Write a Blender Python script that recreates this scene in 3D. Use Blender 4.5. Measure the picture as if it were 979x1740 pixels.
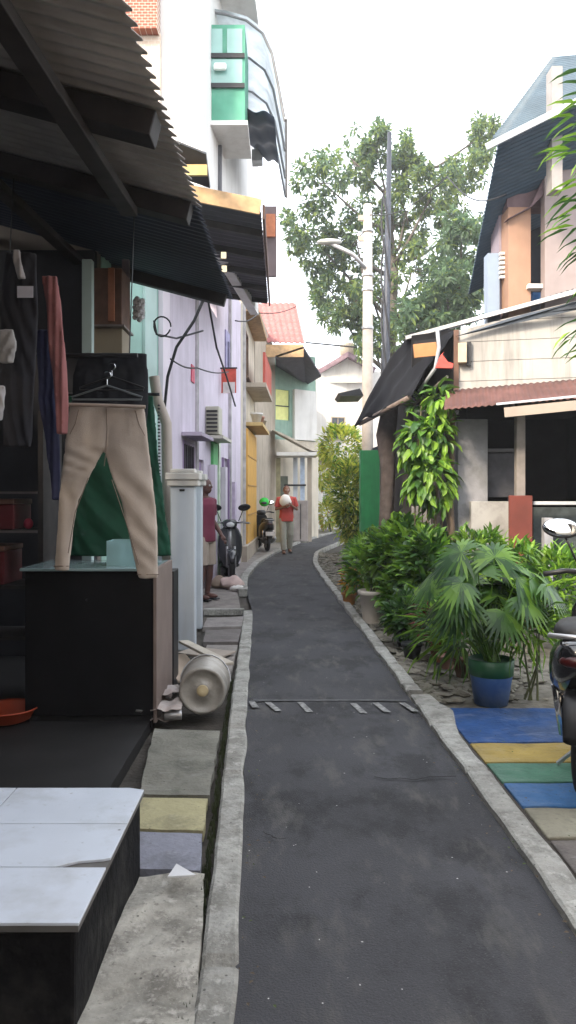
import bpy, bmesh, math, random
from mathutils import Vector, Matrix, noise
R = math.radians
random.seed(11)
for o in list(bpy.data.objects): bpy.data.objects.remove(o)
S = bpy.context.scene
C = S.collection
# ---------------------------------------------------------------- camera
F, HC, YH = 1300.0, 1.5, 840.0
cam = bpy.data.objects.new('camera', bpy.data.cameras.new('camera')); C.objects.link(cam)
cam.data.sensor_fit = 'VERTICAL'; cam.data.sensor_height = 24.0
cam.data.lens = F / 1740.0 * 24.0
cam.data.shift_y = -30.0 / 1740.0
cam.data.clip_start = 0.05; cam.data.clip_end = 800
cam.location = (0, 0, HC); cam.rotation_euler = (R(90), 0, 0)
S.camera = cam
# ---------------------------------------------------------------- world, sun, exposure
EL, AZ = 34.0, 218.0
w = bpy.data.worlds.new('World'); S.world = w; w.use_nodes = True
nt = w.node_tree; nt.nodes.clear()
sky = nt.nodes.new('ShaderNodeTexSky'); sky.sky_type = 'NISHITA'; sky.sun_disc = False
sky.sun_elevation = R(EL); sky.sun_rotation = R(AZ); sky.dust_density = 4.0; sky.air_density = 1.3
mx = nt.nodes.new('ShaderNodeMix'); mx.data_type = 'RGBA'; mx.inputs[0].default_value = 0.75
mx.inputs[7].default_value = (7.6, 7.9, 8.4, 1)           # bright thin overcast mixed into the sky
bg = nt.nodes.new('ShaderNodeBackground'); bg.inputs[1].default_value = 0.115
wo = nt.nodes.new('ShaderNodeOutputWorld')
nt.links.new(sky.outputs[0], mx.inputs[6]); nt.links.new(mx.outputs[2], bg.inputs[0]); nt.links.new(bg.outputs[0], wo.inputs[0])
sl = bpy.data.lights.new('sun', 'SUN'); sl.energy = 1.6; sl.angle = R(11); sl.color = (1.0, 0.86, 0.68)
so = bpy.data.objects.new('sun', sl); C.objects.link(so)
sd = Vector((math.sin(R(AZ)) * math.cos(R(EL)), math.cos(R(AZ)) * math.cos(R(EL)), math.sin(R(EL))))
so.rotation_euler = sd.to_track_quat('Z', 'Y').to_euler(); so.location = (0, -4, 20)
S.view_settings.view_transform = 'Standard'; S.view_settings.look = 'None'
S.view_settings.exposure = 2.1; S.view_settings.gamma = 1.0
S.render.engine = 'CYCLES'
try:
    S.cycles.max_bounces = 7; S.cycles.diffuse_bounces = 4; S.cycles.transparent_max_bounces = 12
except Exception: pass

def W(u, v, d):
    return Vector(((u - 489.5) * d / F, d, HC - (v - YH) * d / F))
def G(u, v):
    return W(u, v, F * HC / (v - YH))

# ---------------------------------------------------------------- materials
_m = {}
def mat(name, col, rough=0.8, var=0.25, scale=6.0, dirt=0.0, dcol=(0.05, 0.045, 0.04), dscale=1.3, bump=0.0, bscale=60.0,
        metal=0.0, streak=False, spec=0.4, alpha=1.0, trans=0.0, coat=0.0):
    if name in _m: return _m[name]
    m = bpy.data.materials.new(name); m.use_nodes = True; _m[name] = m
    n = m.node_tree.nodes; l = m.node_tree.links; b = n['Principled BSDF']
    tc = n.new('ShaderNodeTexCoord')
    no = n.new('ShaderNodeTexNoise'); no.inputs['Scale'].default_value = scale; no.inputs['Detail'].default_value = 6
    l.new(tc.outputs['Object'], no.inputs['Vector'])
    mr = n.new('ShaderNodeMapRange'); mr.inputs[1].default_value = 0.3; mr.inputs[2].default_value = 0.7
    mr.inputs[3].default_value = 1 - var; mr.inputs[4].default_value = 1 + var
    l.new(no.outputs[0], mr.inputs[0])
    vm = n.new('ShaderNodeVectorMath'); vm.operation = 'SCALE'; vm.inputs[0].default_value = col[:3]
    l.new(mr.outputs[0], vm.inputs['Scale'])
    out = vm.outputs[0]
    if dirt > 0:
        mp = n.new('ShaderNodeMapping'); l.new(tc.outputs['Object'], mp.inputs[0])
        if streak: mp.inputs['Scale'].default_value = (3.5, 3.5, 0.35)
        n2 = n.new('ShaderNodeTexNoise'); n2.inputs['Scale'].default_value = dscale; n2.inputs['Detail'].default_value = 9
        n2.inputs['Roughness'].default_value = 0.65
        l.new(mp.outputs[0], n2.inputs['Vector'])
        r2 = n.new('ShaderNodeMapRange'); r2.inputs[1].default_value = 0.48; r2.inputs[2].default_value = 0.68
        r2.inputs[3].default_value = 0; r2.inputs[4].default_value = dirt
        l.new(n2.outputs[0], r2.inputs[0])
        mi = n.new('ShaderNodeMix'); mi.data_type = 'RGBA'; mi.inputs[7].default_value = (*dcol, 1)
        l.new(r2.outputs[0], mi.inputs[0]); l.new(out, mi.inputs[6]); out = mi.outputs[2]
    l.new(out, b.inputs['Base Color'])
    b.inputs['Roughness'].default_value = rough; b.inputs['Metallic'].default_value = metal
    b.inputs['Specular IOR Level'].default_value = spec; b.inputs['Alpha'].default_value = alpha
    b.inputs['Transmission Weight'].default_value = trans; b.inputs['Coat Weight'].default_value = coat
    if bump > 0:
        n3 = n.new('ShaderNodeTexNoise'); n3.inputs['Scale'].default_value = bscale; n3.inputs['Detail'].default_value = 8
        l.new(tc.outputs['Object'], n3.inputs['Vector'])
        bp = n.new('ShaderNodeBump'); bp.inputs['Strength'].default_value = bump; bp.inputs['Distance'].default_value = 0.01
        l.new(n3.outputs[0], bp.inputs['Height']); l.new(bp.outputs[0], b.inputs['Normal'])
    return m
def leafmat(name, col, tr=0.35):
    if name in _m: return _m[name]
    m = bpy.data.materials.new(name); m.use_nodes = True; _m[name] = m
    n = m.node_tree.nodes; l = m.node_tree.links; b = n['Principled BSDF']
    tc = n.new('ShaderNodeTexCoord'); no = n.new('ShaderNodeTexNoise'); no.inputs['Scale'].default_value = 2.5
    no.inputs['Detail'].default_value = 4; l.new(tc.outputs['Object'], no.inputs['Vector'])
    mr = n.new('ShaderNodeMapRange'); mr.inputs[1].default_value = .3; mr.inputs[2].default_value = .7
    mr.inputs[3].default_value = .6; mr.inputs[4].default_value = 1.45; l.new(no.outputs[0], mr.inputs[0])
    vm = n.new('ShaderNodeVectorMath'); vm.operation = 'SCALE'; vm.inputs[0].default_value = col; l.new(mr.outputs[0], vm.inputs['Scale'])
    l.new(vm.outputs[0], b.inputs['Base Color']); b.inputs['Roughness'].default_value = .42; b.inputs['Specular IOR Level'].default_value = .45
    t = n.new('ShaderNodeBsdfTranslucent'); l.new(vm.outputs[0], t.inputs[0])
    ms = n.new('ShaderNodeMixShader'); ms.inputs[0].default_value = tr
    l.new(b.outputs[0], ms.inputs[1]); l.new(t.outputs[0], ms.inputs[2]); l.new(ms.outputs[0], n['Material Output'].inputs[0])
    return m
def brickmat(name, c1, c2, mortar, sc=4.0, bw=.5, bh=.25, ms=.02):
    if name in _m: return _m[name]
    m = mat(name, c1); n = m.node_tree.nodes; l = m.node_tree.links; b = n['Principled BSDF']
    tc = n.new('ShaderNodeTexCoord'); mp = n.new('ShaderNodeMapping'); mp.inputs['Rotation'].default_value = (R(90), 0, 0)
    l.new(tc.outputs['Object'], mp.inputs[0])
    br = n.new('ShaderNodeTexBrick'); br.inputs['Color1'].default_value = (*c1, 1); br.inputs['Color2'].default_value = (*c2, 1)
    br.inputs['Mortar'].default_value = (*mortar, 1); br.inputs['Scale'].default_value = sc
    br.inputs['Brick Width'].default_value = bw; br.inputs['Row Height'].default_value = bh; br.inputs['Mortar Size'].default_value = ms
    l.new(mp.outputs[0], br.inputs[0]); l.new(br.outputs[0], b.inputs['Base Color'])
    bp = n.new('ShaderNodeBump'); bp.inputs['Strength'].default_value = .5; bp.inputs['Distance'].default_value = .01; bp.invert = True
    l.new(br.outputs['Fac'], bp.inputs['Height']); l.new(bp.outputs[0], b.inputs['Normal'])
    return m

white = mat('white_plaster', (.72, .70, .67), .85, .06, 3, .35, (.38, .34, .29), 1.2, .15, 40, streak=True)
cream = mat('cream_plaster', (.60, .54, .44), .85, .08, 3, .5, (.22, .19, .15), 1.1, .15, 40, streak=True)
beige = mat('beige_plaster', (.42, .36, .29), .85, .12, 3, .5, (.16, .13, .11), 1.3, .2, 40, streak=True)
lilac = mat('lilac_plaster', (.60, .54, .63), .8, .08, 3, .45, (.38, .33, .38), 1.2, .1, 40, streak=True)
lilacd = mat('lilac_dark', (.25, .18, .30), .7, .1, 5)
mint = mat('mint_plaster', (.30, .48, .42), .8, .08, 3, .4, (.18, .26, .24), 1.3, .1, 40, streak=True)
yellow = mat('ochre_paint', (.62, .34, .06), .7, .08, 4, .3, (.3, .17, .06), 1.5, streak=True)
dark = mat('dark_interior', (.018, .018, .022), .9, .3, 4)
darkwood = mat('dark_wood', (.022, .018, .018), .7, .4, 9, .3, (.05, .04, .035), 3)
black = mat('black_paint', (.012, .012, .014), .45, .2, 5, .25, (.04, .04, .04), 3)
brown = mat('brown_wood', (.12, .065, .045), .75, .3, 8, .3, (.05, .035, .03), 3)
tan = mat('tan_wood', (.42, .27, .14), .75, .25, 8, .3, (.2, .13, .08), 3)
greywood = mat('grey_wood', (.22, .19, .16), .85, .25, 9)
concrete = mat('concrete', (.235, .23, .205), .92, .22, 7, .75, (.09, .085, .075), 3.2, .9, 35)
kerbm = mat('kerb_concrete', (.31, .305, .28), .92, .25, 14, .8, (.12, .11, .095), 7, 1.0, 45)
asphalt = mat('asphalt', (.046, .046, .051), .9, .16, 1.6, .45, (.026, .026, .029), 1.1, .6, 140)
soil = mat('soil', (.05, .043, .036), .95, .35, 4, .5, (.10, .09, .07), 2.5, 1, 30)
steelw = mat('white_painted_steel', (.48, .52, .57), .45, .06, 3, .3, (.35, .33, .30), 2, streak=True)
metal = mat('galvanised', (.42, .42, .43), .4, .15, 6, .3, (.2, .15, .12), 3, metal=.7)
rubber = mat('rubber', (.012, .012, .012), .75, .2, 20)
chrome = mat('chrome', (.7, .7, .72), .15, .05, 4, metal=1)
cable = mat('cable_black', (.012, .012, .014), .6)
redp = mat('red_paint', (.40, .05, .035), .7, .15, 5, .3, (.2, .04, .03))
greenp = mat('green_paint', (.035, .26, .085), .6, .15, 4, .35, (.03, .1, .05), 2, streak=True)
glassm = mat('glass_pane', (.55, .65, .66), .06, .03, alpha=.35, spec=.6)
darkglass = mat('dark_glass', (.03, .035, .045), .12, .2, 3, spec=.6)
soffit = mat('roof_sheet', (.34, .32, .31), .6, .2, 3, .3, (.04, .035, .035), 1.6)
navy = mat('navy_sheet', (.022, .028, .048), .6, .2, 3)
blueroof = mat('blue_roof', (.06, .105, .15), .5, .15, 4, .3, (.03, .05, .08), 2)
terrac = mat('terracotta', (.36, .17, .13), .8, .2, 6)

def asphalt_nodes(m, layers=None):
    n = m.node_tree.nodes; l = m.node_tree.links; b = n['Principled BSDF']; src = b.inputs['Base Color'].links[0].from_socket
    tc = n.new('ShaderNodeTexCoord')
    def lay(src, kind, sc, lo, hi, amt, col, stretch=(1, 1, 1)):
        mp = n.new('ShaderNodeMapping'); mp.inputs['Scale'].default_value = stretch; l.new(tc.outputs['Object'], mp.inputs[0])
        if kind == 'noise': t = n.new('ShaderNodeTexNoise'); t.inputs['Detail'].default_value = 8; t.inputs['Roughness'].default_value = .68; o = t.outputs[0]
        else: t = n.new('ShaderNodeTexVoronoi'); o = t.outputs['Distance']
        t.inputs['Scale'].default_value = sc; l.new(mp.outputs[0], t.inputs['Vector'])
        r_ = n.new('ShaderNodeMapRange'); r_.inputs[1].default_value = lo; r_.inputs[2].default_value = hi; r_.inputs[3].default_value = 0; r_.inputs[4].default_value = amt; l.new(o, r_.inputs[0])
        x = n.new('ShaderNodeMix'); x.data_type = 'RGBA'; x.inputs[7].default_value = (*col, 1); l.new(r_.outputs[0], x.inputs[0]); l.new(src, x.inputs[6]); return x.outputs[2]
    if layers:
        for q in layers: src = lay(src, *q)
        l.new(src, b.inputs['Base Color']); return
    src = lay(src, 'noise', 2.2, .50, .60, .8, (.019, .019, .021), (1, .6, 1))
    src = lay(src, 'noise', 3.7, .53, .68, .7, (.095, .091, .084), (1.6, .5, 1))
    src = lay(src, 'noise', 150, .56, .70, .6, (.12, .12, .115))
    src = lay(src, 'vor', 26, .09, .04, .8, (.014, .014, .015))
    l.new(src, b.inputs['Base Color'])
asphalt_nodes(asphalt)
def gritty(m, dk, lt, s=1.0):
    asphalt_nodes(m, [('noise', 6 * s, .50, .60, .75, dk), ('noise', 13 * s, .56, .66, .7, lt), ('noise', 42 * s, .57, .66, .75, dk), ('noise', 120 * s, .58, .68, .6, lt), ('vor', 17 * s, .10, .05, .85, tuple(x * .4 for x in dk))])
gritty(kerbm, (.15, .145, .13), (.42, .41, .38)); gritty(concrete, (.12, .115, .10), (.33, .32, .29))
# ---------------------------------------------------------------- geometry helpers
class MB:
    def __init__(s): s.v = []; s.f = []; s.mi = []; s.k = 0
    def add(s, vs, fs):
        b = len(s.v); s.v += [Vector(p) for p in vs]; s.f += [tuple(b + i for i in f) for f in fs]; s.mi += [s.k] * len(fs)
        return s
    def hexa(s, p):   # 8 points: bottom 4, top 4
        return s.add(p, [(3, 2, 1, 0), (4, 5, 6, 7), (0, 1, 5, 4), (1, 2, 6, 5), (2, 3, 7, 6), (3, 0, 4, 7)])
    def box(s, x0, x1, y0, y1, z0, z1):
        return s.hexa([(x0, y0, z0), (x1, y0, z0), (x1, y1, z0), (x0, y1, z0), (x0, y0, z1), (x1, y0, z1), (x1, y1, z1), (x0, y1, z1)])
    def cbox(s, c, size, M=None):
        hx, hy, hz = [a / 2 for a in size]
        ps = [Vector(p) for p in [(-hx, -hy, -hz), (hx, -hy, -hz), (hx, hy, -hz), (-hx, hy, -hz), (-hx, -hy, hz), (hx, -hy, hz), (hx, hy, hz), (-hx, hy, hz)]]
        if M: ps = [M @ p for p in ps]
        return s.hexa([p + Vector(c) for p in ps])
    def bar(s, a, b, w, h, up=(0, 0, 1)):
        a = Vector(a); b = Vector(b); d = (b - a).normalized(); up = Vector(up)
        if abs(d.dot(up)) > .98: up = Vector((0, 1, 0))
        x = d.cross(up).normalized() * w / 2; y = x.cross(d).normalized() * h / 2
        return s.hexa([a - x - y, a + x - y, b + x - y, b - x - y, a - x + y, a + x + y, b + x + y, b - x + y])
    def tube(s, pts, r, n=8, cap=True):
        pts = [Vector(p) for p in pts]; rr = r if isinstance(r, (list, tuple)) else [r] * len(pts)
        vs = []; ref = None
        for i, p in enumerate(pts):
            d = (pts[min(i + 1, len(pts) - 1)] - pts[max(i - 1, 0)]).normalized()
            if ref is None:
                ref = Vector((0, 0, 1)) if abs(d.z) < .9 else Vector((1, 0, 0))
            x = (ref - d * ref.dot(d)).normalized(); ref = x; y = d.cross(x)
            for k in range(n):
                a = 2 * math.pi * k / n; vs.append(p + (x * math.cos(a) + y * math.sin(a)) * rr[i])
        fs = [(i * n + k, i * n + (k + 1) % n, (i + 1) * n + (k + 1) % n, (i + 1) * n + k) for i in range(len(pts) - 1) for k in range(n)]
        if cap: fs += [tuple(range(n - 1, -1, -1)), tuple((len(pts) - 1) * n + k for k in range(n))]
        return s.add(vs, fs)
    def lathe(s, prof, c=(0, 0, 0), n=20, axis=None, cap=True):
        M = Matrix.Identity(3) if axis is None else Vector(axis).to_track_quat('Z', 'Y').to_matrix()
        c = Vector(c); vs = []
        for r, z in prof:
            for k in range(n):
                a = 2 * math.pi * k / n; vs.append(c + M @ Vector((r * math.cos(a), r * math.sin(a), z)))
        fs = [(i * n + k, i * n + (k + 1) % n, (i + 1) * n + (k + 1) % n, (i + 1) * n + k) for i in range(len(prof) - 1) for k in range(n)]
        if cap: fs += [tuple(range(n - 1, -1, -1)), tuple((len(prof) - 1) * n + k for k in range(n))]
        return s.add(vs, fs)
    def ball(s, c, r, n=10, m=8, M=None):
        c = Vector(c); r = (r, r, r) if not isinstance(r, (tuple, list)) else r
        prof = []; vs = []
        for i in range(1, m):
            t = math.pi * i / m
            for k in range(n):
                a = 2 * math.pi * k / n; p = Vector((r[0] * math.sin(t) * math.cos(a), r[1] * math.sin(t) * math.sin(a), -r[2] * math.cos(t)))
                vs.append(c + (M @ p if M else p))
        b = Vector((0, 0, -r[2])); t_ = Vector((0, 0, r[2]))
        vs += [c + (M @ b if M else b), c + (M @ t_ if M else t_)]
        fs = [(i * n + k, i * n + (k + 1) % n, (i + 1) * n + (k + 1) % n, (i + 1) * n + k) for i in range(m - 2) for k in range(n)]
        L = (m - 1) * n
        fs += [(L, (k + 1) % n, k) for k in range(n)] + [(L + 1, (m - 2) * n + k, (m - 2) * n + (k + 1) % n) for k in range(n)]
        return s.add(vs, fs)
    def loft(s, rings, cap=True):
        n = len(rings[0]); vs = [p for r in rings for p in r]
        fs = [(i * n + k, i * n + (k + 1) % n, (i + 1) * n + (k + 1) % n, (i + 1) * n + k) for i in range(len(rings) - 1) for k in range(n)]
        if cap: fs += [tuple(range(n - 1, -1, -1)), tuple((len(rings) - 1) * n + k for k in range(n))]
        return s.add(vs, fs)
    def prism(s, poly, off):     # polygon of 3D points thickened by vector off
        n = len(poly); a = [Vector(p) for p in poly]; b = [p + Vector(off) for p in a]
        return s.add(a + b, [tuple(range(n - 1, -1, -1)), tuple(range(n, 2 * n))] + [(i, (i + 1) % n, n + (i + 1) % n, n + i) for i in range(n)])
    def grid(s, fn, nu, nv):
        vs = [fn(i / nu, j / nv) for j in range(nv + 1) for i in range(nu + 1)]
        return s.add(vs, [(j * (nu + 1) + i, j * (nu + 1) + i + 1, (j + 1) * (nu + 1) + i + 1, (j + 1) * (nu + 1) + i) for j in range(nv) for i in range(nu)])
    def build(s, name, m, parent=None, local=False, smooth=False, bevel=0, solid=0, sub=0, remesh=0, fix=True, disp=0, dsc=3.0, corr=0):
        me = bpy.data.meshes.new(name)
        if parent is not None: off = Vector((0, 0, 0)) if local else parent_world(parent)
        elif local: off = Vector((0, 0, 0))
        else:
            xs = [p.x for p in s.v]; ys = [p.y for p in s.v]; zs = [p.z for p in s.v]
            off = Vector(((min(xs) + max(xs)) / 2, (min(ys) + max(ys)) / 2, min(zs)))
        if disp:
            s.v = [p + noise.noise_vector(p * dsc) * disp + noise.noise_vector(p * dsc * 3.1) * disp * .4 for p in s.v]
        me.from_pydata([tuple(p - off) for p in s.v], [], s.f)
        ms = m if isinstance(m, (list, tuple)) else [m]
        for q in ms: me.materials.append(q)
        if len(ms) > 1: me.polygons.foreach_set('material_index', s.mi)
        if fix and len(s.f) < 30000:
            bm = bmesh.new(); bm.from_mesh(me); bmesh.ops.recalc_face_normals(bm, faces=bm.faces); bm.to_mesh(me); bm.free()
        if smooth or remesh: me.polygons.foreach_set('use_smooth', [True] * len(me.polygons))
        me.update()
        o = bpy.data.objects.new(name, me); C.objects.link(o)
        if parent is not None: o.parent = parent
        elif not local: o.location = off
        WL[o.name] = off if not local else (parent_world(parent) if parent else Vector((0, 0, 0)))
        if solid:
            q = o.modifiers.new('solid', 'SOLIDIFY'); q.thickness = solid; q.offset = 0
        if remesh:
            q = o.modifiers.new('rem', 'REMESH'); q.mode = 'VOXEL'; q.voxel_size = remesh; q.use_smooth_shade = True
            q = o.modifiers.new('sm', 'SMOOTH'); q.iterations = 3; q.factor = .5
        if bevel:
            q = o.modifiers.new('bev', 'BEVEL'); q.width = bevel; q.segments = 2; q.limit_method = 'ANGLE'
        if sub:
            q = o.modifiers.new('sub', 'SUBSURF'); q.levels = sub; q.render_levels = sub
        return o
WL = {}
def parent_world(p): return WL.get(p.name, Vector((0, 0, 0)))
def tag(o, label=None, cat=None, group=None, kind=None):
    if label: o['label'] = label
    if cat: o['category'] = cat
    if group: o['group'] = group
    if kind: o['kind'] = kind
    return o
def thing(name, label, cat, loc=(0, 0, 0), group=None, rz=0):
    o = bpy.data.objects.new(name, None); C.objects.link(o); o.empty_display_size = .2
    o.location = loc; o.rotation_euler = (0, 0, rz); WL[o.name] = Vector(loc)
    return tag(o, label, cat, group)
def struct(name, mb, m, **k): return tag(mb.build(name, m, **k), kind='structure')

def wall_mb(p0, p1, z0, z1, th=.15, holes=()):
    """vertical wall from p0 to p1 (xy), thickness away from the left-hand normal; holes = (s0,s1,za,zb) in metres; z1 may be a pair."""
    p0 = Vector((*p0, 0)); p1 = Vector((*p1, 0)); L = (p1 - p0).length; d = (p1 - p0) / L
    nrm = Vector((-d.y, d.x, 0)) * th
    us = sorted(set([0, L] + [h for q in holes for h in q[:2]])); zs = sorted(set([z0, 1e9] + [h for q in holes for h in q[2:]]))
    za, zb = z1 if isinstance(z1, tuple) else (z1, z1)
    top = lambda u: za + (zb - za) * u / L
    mb = MB()
    for i in range(len(us) - 1):
        for j in range(len(zs) - 1):
            uc = (us[i] + us[i + 1]) / 2; zc = (zs[j] + min(zs[j + 1], top(uc))) / 2
            if any(q[0] < uc < q[1] and q[2] < zc < q[3] for q in holes): continue
            pts = []
            for (u, z) in ((us[i], zs[j]), (us[i + 1], zs[j]), (us[i + 1], min(zs[j + 1], top(us[i + 1]))), (us[i], min(zs[j + 1], top(us[i])))):
                p = p0 + d * u; pts.append(Vector((p.x, p.y, z)))
            mb.prism(pts, nrm)
    return mb
def onwall(p0, p1, s, z, out=0.0):
    p0 = Vector((*p0, 0)); p1 = Vector((*p1, 0)); d = (p1 - p0).normalized(); n = Vector((-d.y, d.x, 0))
    p = p0 + d * s - n * out; return Vector((p.x, p.y, z))
def wbox(mb, p0, p1, s0, s1, z0, z1, o0, o1):
    """box lying on a wall: s along, z up, o = distance out from the face"""
    q = [onwall(p0, p1, s, z, o) for z in (z0, z1) for (s, o) in ((s0, o1), (s1, o1), (s1, o0), (s0, o0))]
    return mb.hexa(q)
def framed_window(house, p0, p1, s0, s1, z0, z1, fm, pm, mull=1, sill=True, inset=.05, fw=.05):
    f = MB()
    for a, b, c, d in ((s0, s0 + fw, z0, z1), (s1 - fw, s1, z0, z1), (s0 + fw, s1 - fw, z0, z0 + fw), (s0 + fw, s1 - fw, z1 - fw, z1)):
        wbox(f, p0, p1, a, b, c, d, -inset - .03, .012)
    for k in range(mull):
        s = s0 + (s1 - s0) * (k + 1) / (mull + 1); wbox(f, p0, p1, s - .015, s + .015, z0 + fw, z1 - fw, -inset - .02, -.01)
    wn = f.build('window', fm, house)
    wbox(MB(), p0, p1, 0, .1, 0, .1, 0, .1)
    wbox_m = MB(); wbox(wbox_m, p0, p1, s0 + fw, s1 - fw, z0 + fw, z1 - fw, -inset - .015, -inset); wbox_m.build('pane', pm, wn)
    if sill:
        q = MB(); wbox(q, p0, p1, s0 - .04, s1 + .04, z0 - .06, z0 - .003, -.02, .07); q.build('sill', fm, wn)
    return wn
def corr(p00, p10, p01, p11, waves, amp, along_u=True, sag=0.0):
    """corrugated sheet between four corners, waves across u"""
    p00, p10, p01, p11 = [Vector(p) for p in (p00, p10, p01, p11)]
    nrm = (p10 - p00).cross(p01 - p00).normalized()
    def fn(u, v):
        p = (p00 * (1 - u) + p10 * u) * (1 - v) + (p01 * (1 - u) + p11 * u) * v
        return p + nrm * (amp * math.sin(2 * math.pi * waves * u) - sag * math.sin(math.pi * v))
    return MB().grid(fn, waves * 6, 6)

# ---------------------------------------------------------------- GROUND
RP = [(-5, -.1, .98), (0, -.12, .98), (2.17, -.153, .98), (2.95, -.185, .985), (4.24, -.243, .94), (5.74, -.307, .895), (7.22, -.36, .836), (9.75, -.446, .754),
      (11.5, -.62, .68), (13.6, -.72, .60), (16.5, -.62, .53), (19.5, -.29, .68), (23.5, .375, 1.53), (28.7, 1.556, 2.9), (34, 3.2, 5.0), (42, 6, 9)]
def interp(y, k):
    for a, b in zip(RP, RP[1:]):
        if a[0] <= y <= b[0]: t = (y - a[0]) / (b[0] - a[0]); return a[k] * (1 - t) + b[k] * t
    return RP[-1][k]
ys = [-5 + i * .35 for i in range(135)]
def rail(y, k): # smoothed edge
    return (interp(y - .7, k) + interp(y, k) * 2 + interp(y + .7, k)) / 4 if y > -4 else interp(y, k)
g = MB(); g.grid(lambda u, v: Vector((-220 + 440 * u, -60 + 460 * v, -.06)), 20, 20)
struct('ground', g, soil, fix=False)
rd = MB(); rd.grid(lambda u, v: (lambda y: Vector((rail(y, 1) + (rail(y, 2) - rail(y, 1)) * u, y, .012 * math.sin(math.pi * u))))(ys[min(int(round(v * 134)), 134)]), 6, 134)
struct('road', rd, asphalt, fix=False)
def kerb(k, side, y0, y1, wid, zt=.03, jitter=.008):
    mb = MB(); rings = []
    y = y0; i = 0
    while y <= y1:
        x = rail(y, k); j = noise.noise(Vector((y * 2.3, k * 9, 0))) * jitter * 2; j2 = noise.noise(Vector((y * 3.1, k * 5 + 3, 4))) * jitter * 1.6
        zz = zt + noise.noise(Vector((y * 4, 1, k))) * .006 - (.022 if ((y + 20) % .83) < .03 else 0) - max(0, noise.noise(Vector((y * 9, 7, k))) - .25) * .03
        w_ = wid(y) if callable(wid) else wid
        a = x + side * (-.004) ; b = x + side * (w_ + j2)
        a += j
        rings.append([Vector((a, y, -.05)), Vector((a, y, zz - .008)), Vector((a + side * .012, y, zz)), Vector((b - side * .012, y, zz)), Vector((b, y, zz - .01)), Vector((b, y, -.05))])
        y += .035
    mb.loft(rings)
    return mb
struct('kerb', kerb(1, -1, -4.5, 9.75, lambda y: .110, .022, .007), kerbm)
struct('kerb', kerb(1, -1, 11.6, 36, .13, .06), kerbm)
struct('kerb', kerb(2, 1, -4.5, 5.6, lambda y: .12 if y < 4.6 else .12 + .09 * max(0, 1 - abs(y - 5.2) / .5), .04), kerbm)
struct('kerb', kerb(2, 1, 5.67, 36, .10, .05, .012), kerbm)
tk = MB(); tk.box(-1.08, -.56, 9.77, 9.86, -.05, .035); struct('kerb', tk, kerbm, bevel=.008)
# pavements
pv = MB(); pv.grid(lambda u, v: (lambda y: Vector((-1.75 + (rail(y, 1) - .14 + 1.75) * u, y, -.012 + .01 * noise.noise(Vector((u * 3, y, 0))))))(9.95 + 11.5 * v), 10, 60)
struct('pavement', pv, mat('pavement_grey', (.20, .18, .165), .9, .25, 5, .7, (.08, .07, .065), 2.2, .8, 30), fix=False)
pv = MB(); pv.grid(lambda u, v: (lambda y: Vector((rail(y, 1) - .14 - 3.5 * (1 - u), y, -.012)))(21.5 + 14 * v), 10, 20)
struct('pavement', pv, mat('pavement_far', (.22, .20, .175), .9, .2, 5, .5, (.1, .09, .08), 2.2, .5, 30), fix=False)
vg = MB(); vg.grid(lambda u, v: (lambda y: Vector((rail(y, 2) + .09 + 2.6 * u, y, -.015 + .03 * noise.noise(Vector((u * 9, y * 2.3, 5))))))(5.32 + 14 * v), 40, 160)
struct('verge', vg, mat('verge_rubble', (.155, .14, .115), .95, .45, 9, .7, (.05, .048, .035), 3.5, 1, 25), fix=False, smooth=True)
# faint painted bar and dashes across the road
paint = mat('worn_road_paint', (.22, .22, .215), .85, .5, 30, .9, (.06, .06, .062), 14)
q = MB()
for (u0, v0, u1, v1) in ((455, 1197, 475, 1212), (510, 1197, 528, 1214), (600, 1199, 620, 1216), (638, 1198, 660, 1214), (683, 1198, 708, 1213), (428, 1196, 436, 1206)):
    a = G(u0, v0); b = G(u1, v1); q.add([Vector((a.x - .022, a.y, .0175)), Vector((a.x + .022, a.y, .0175)), Vector((b.x + .018, b.y, .0175)), Vector((b.x - .03, b.y, .0175))], [(0, 1, 2, 3)])
struct('road_marking', q, paint, fix=False)
q = MB(); a = G(430, 1193); q.add([Vector((-.27, 5.50, .016)), Vector((.86, 5.50, .016)), Vector((.86, 5.535, .016)), Vector((-.27, 5.535, .016))], [(0, 1, 2, 3)])
struct('road_marking', q, mat('faint_line', (.085, .085, .088), .9, .3, 30, .9, (.05, .05, .054), 9), fix=False)
q = MB()
pts = [G(u, v) for u, v in ((636, 1326), (660, 1330), (680, 1328), (705, 1331), (730, 1326), (775, 1325))]
for i in range(len(pts) - 1):
    a, b = pts[i], pts[i + 1]; q.add([Vector((a.x, a.y - .004, .0185)), Vector((b.x, b.y - .004, .0185)), Vector((b.x, b.y + .005, .0185)), Vector((a.x, a.y + .005, .0185))], [(0, 1, 2, 3)])
for cp in ([(448, 1420), (470, 1432), (496, 1430)],):
    pp = [G(u, v) for u, v in cp]; ex = []
    for i in range(len(pp) - 1):
        for k in range(6):
            p = pp[i].lerp(pp[i + 1], k / 6); ex.append(p + Vector((noise.noise(p * 23) * .02, noise.noise(p * 19) * .02, 0)))
    for i in range(len(ex) - 1):
        w_ = .0012 + .001 * (i % 3); q.add([Vector((ex[i].x - w_, ex[i].y - w_, .0185)), Vector((ex[i + 1].x - w_, ex[i + 1].y - w_, .0185)), Vector((ex[i + 1].x + w_, ex[i + 1].y + w_, .0185)), Vector((ex[i].x + w_, ex[i].y + w_, .0185))], [(0, 1, 2, 3)])
struct('road_crack', q, mat('crack', (.008, .008, .008), 1), fix=False)
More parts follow.
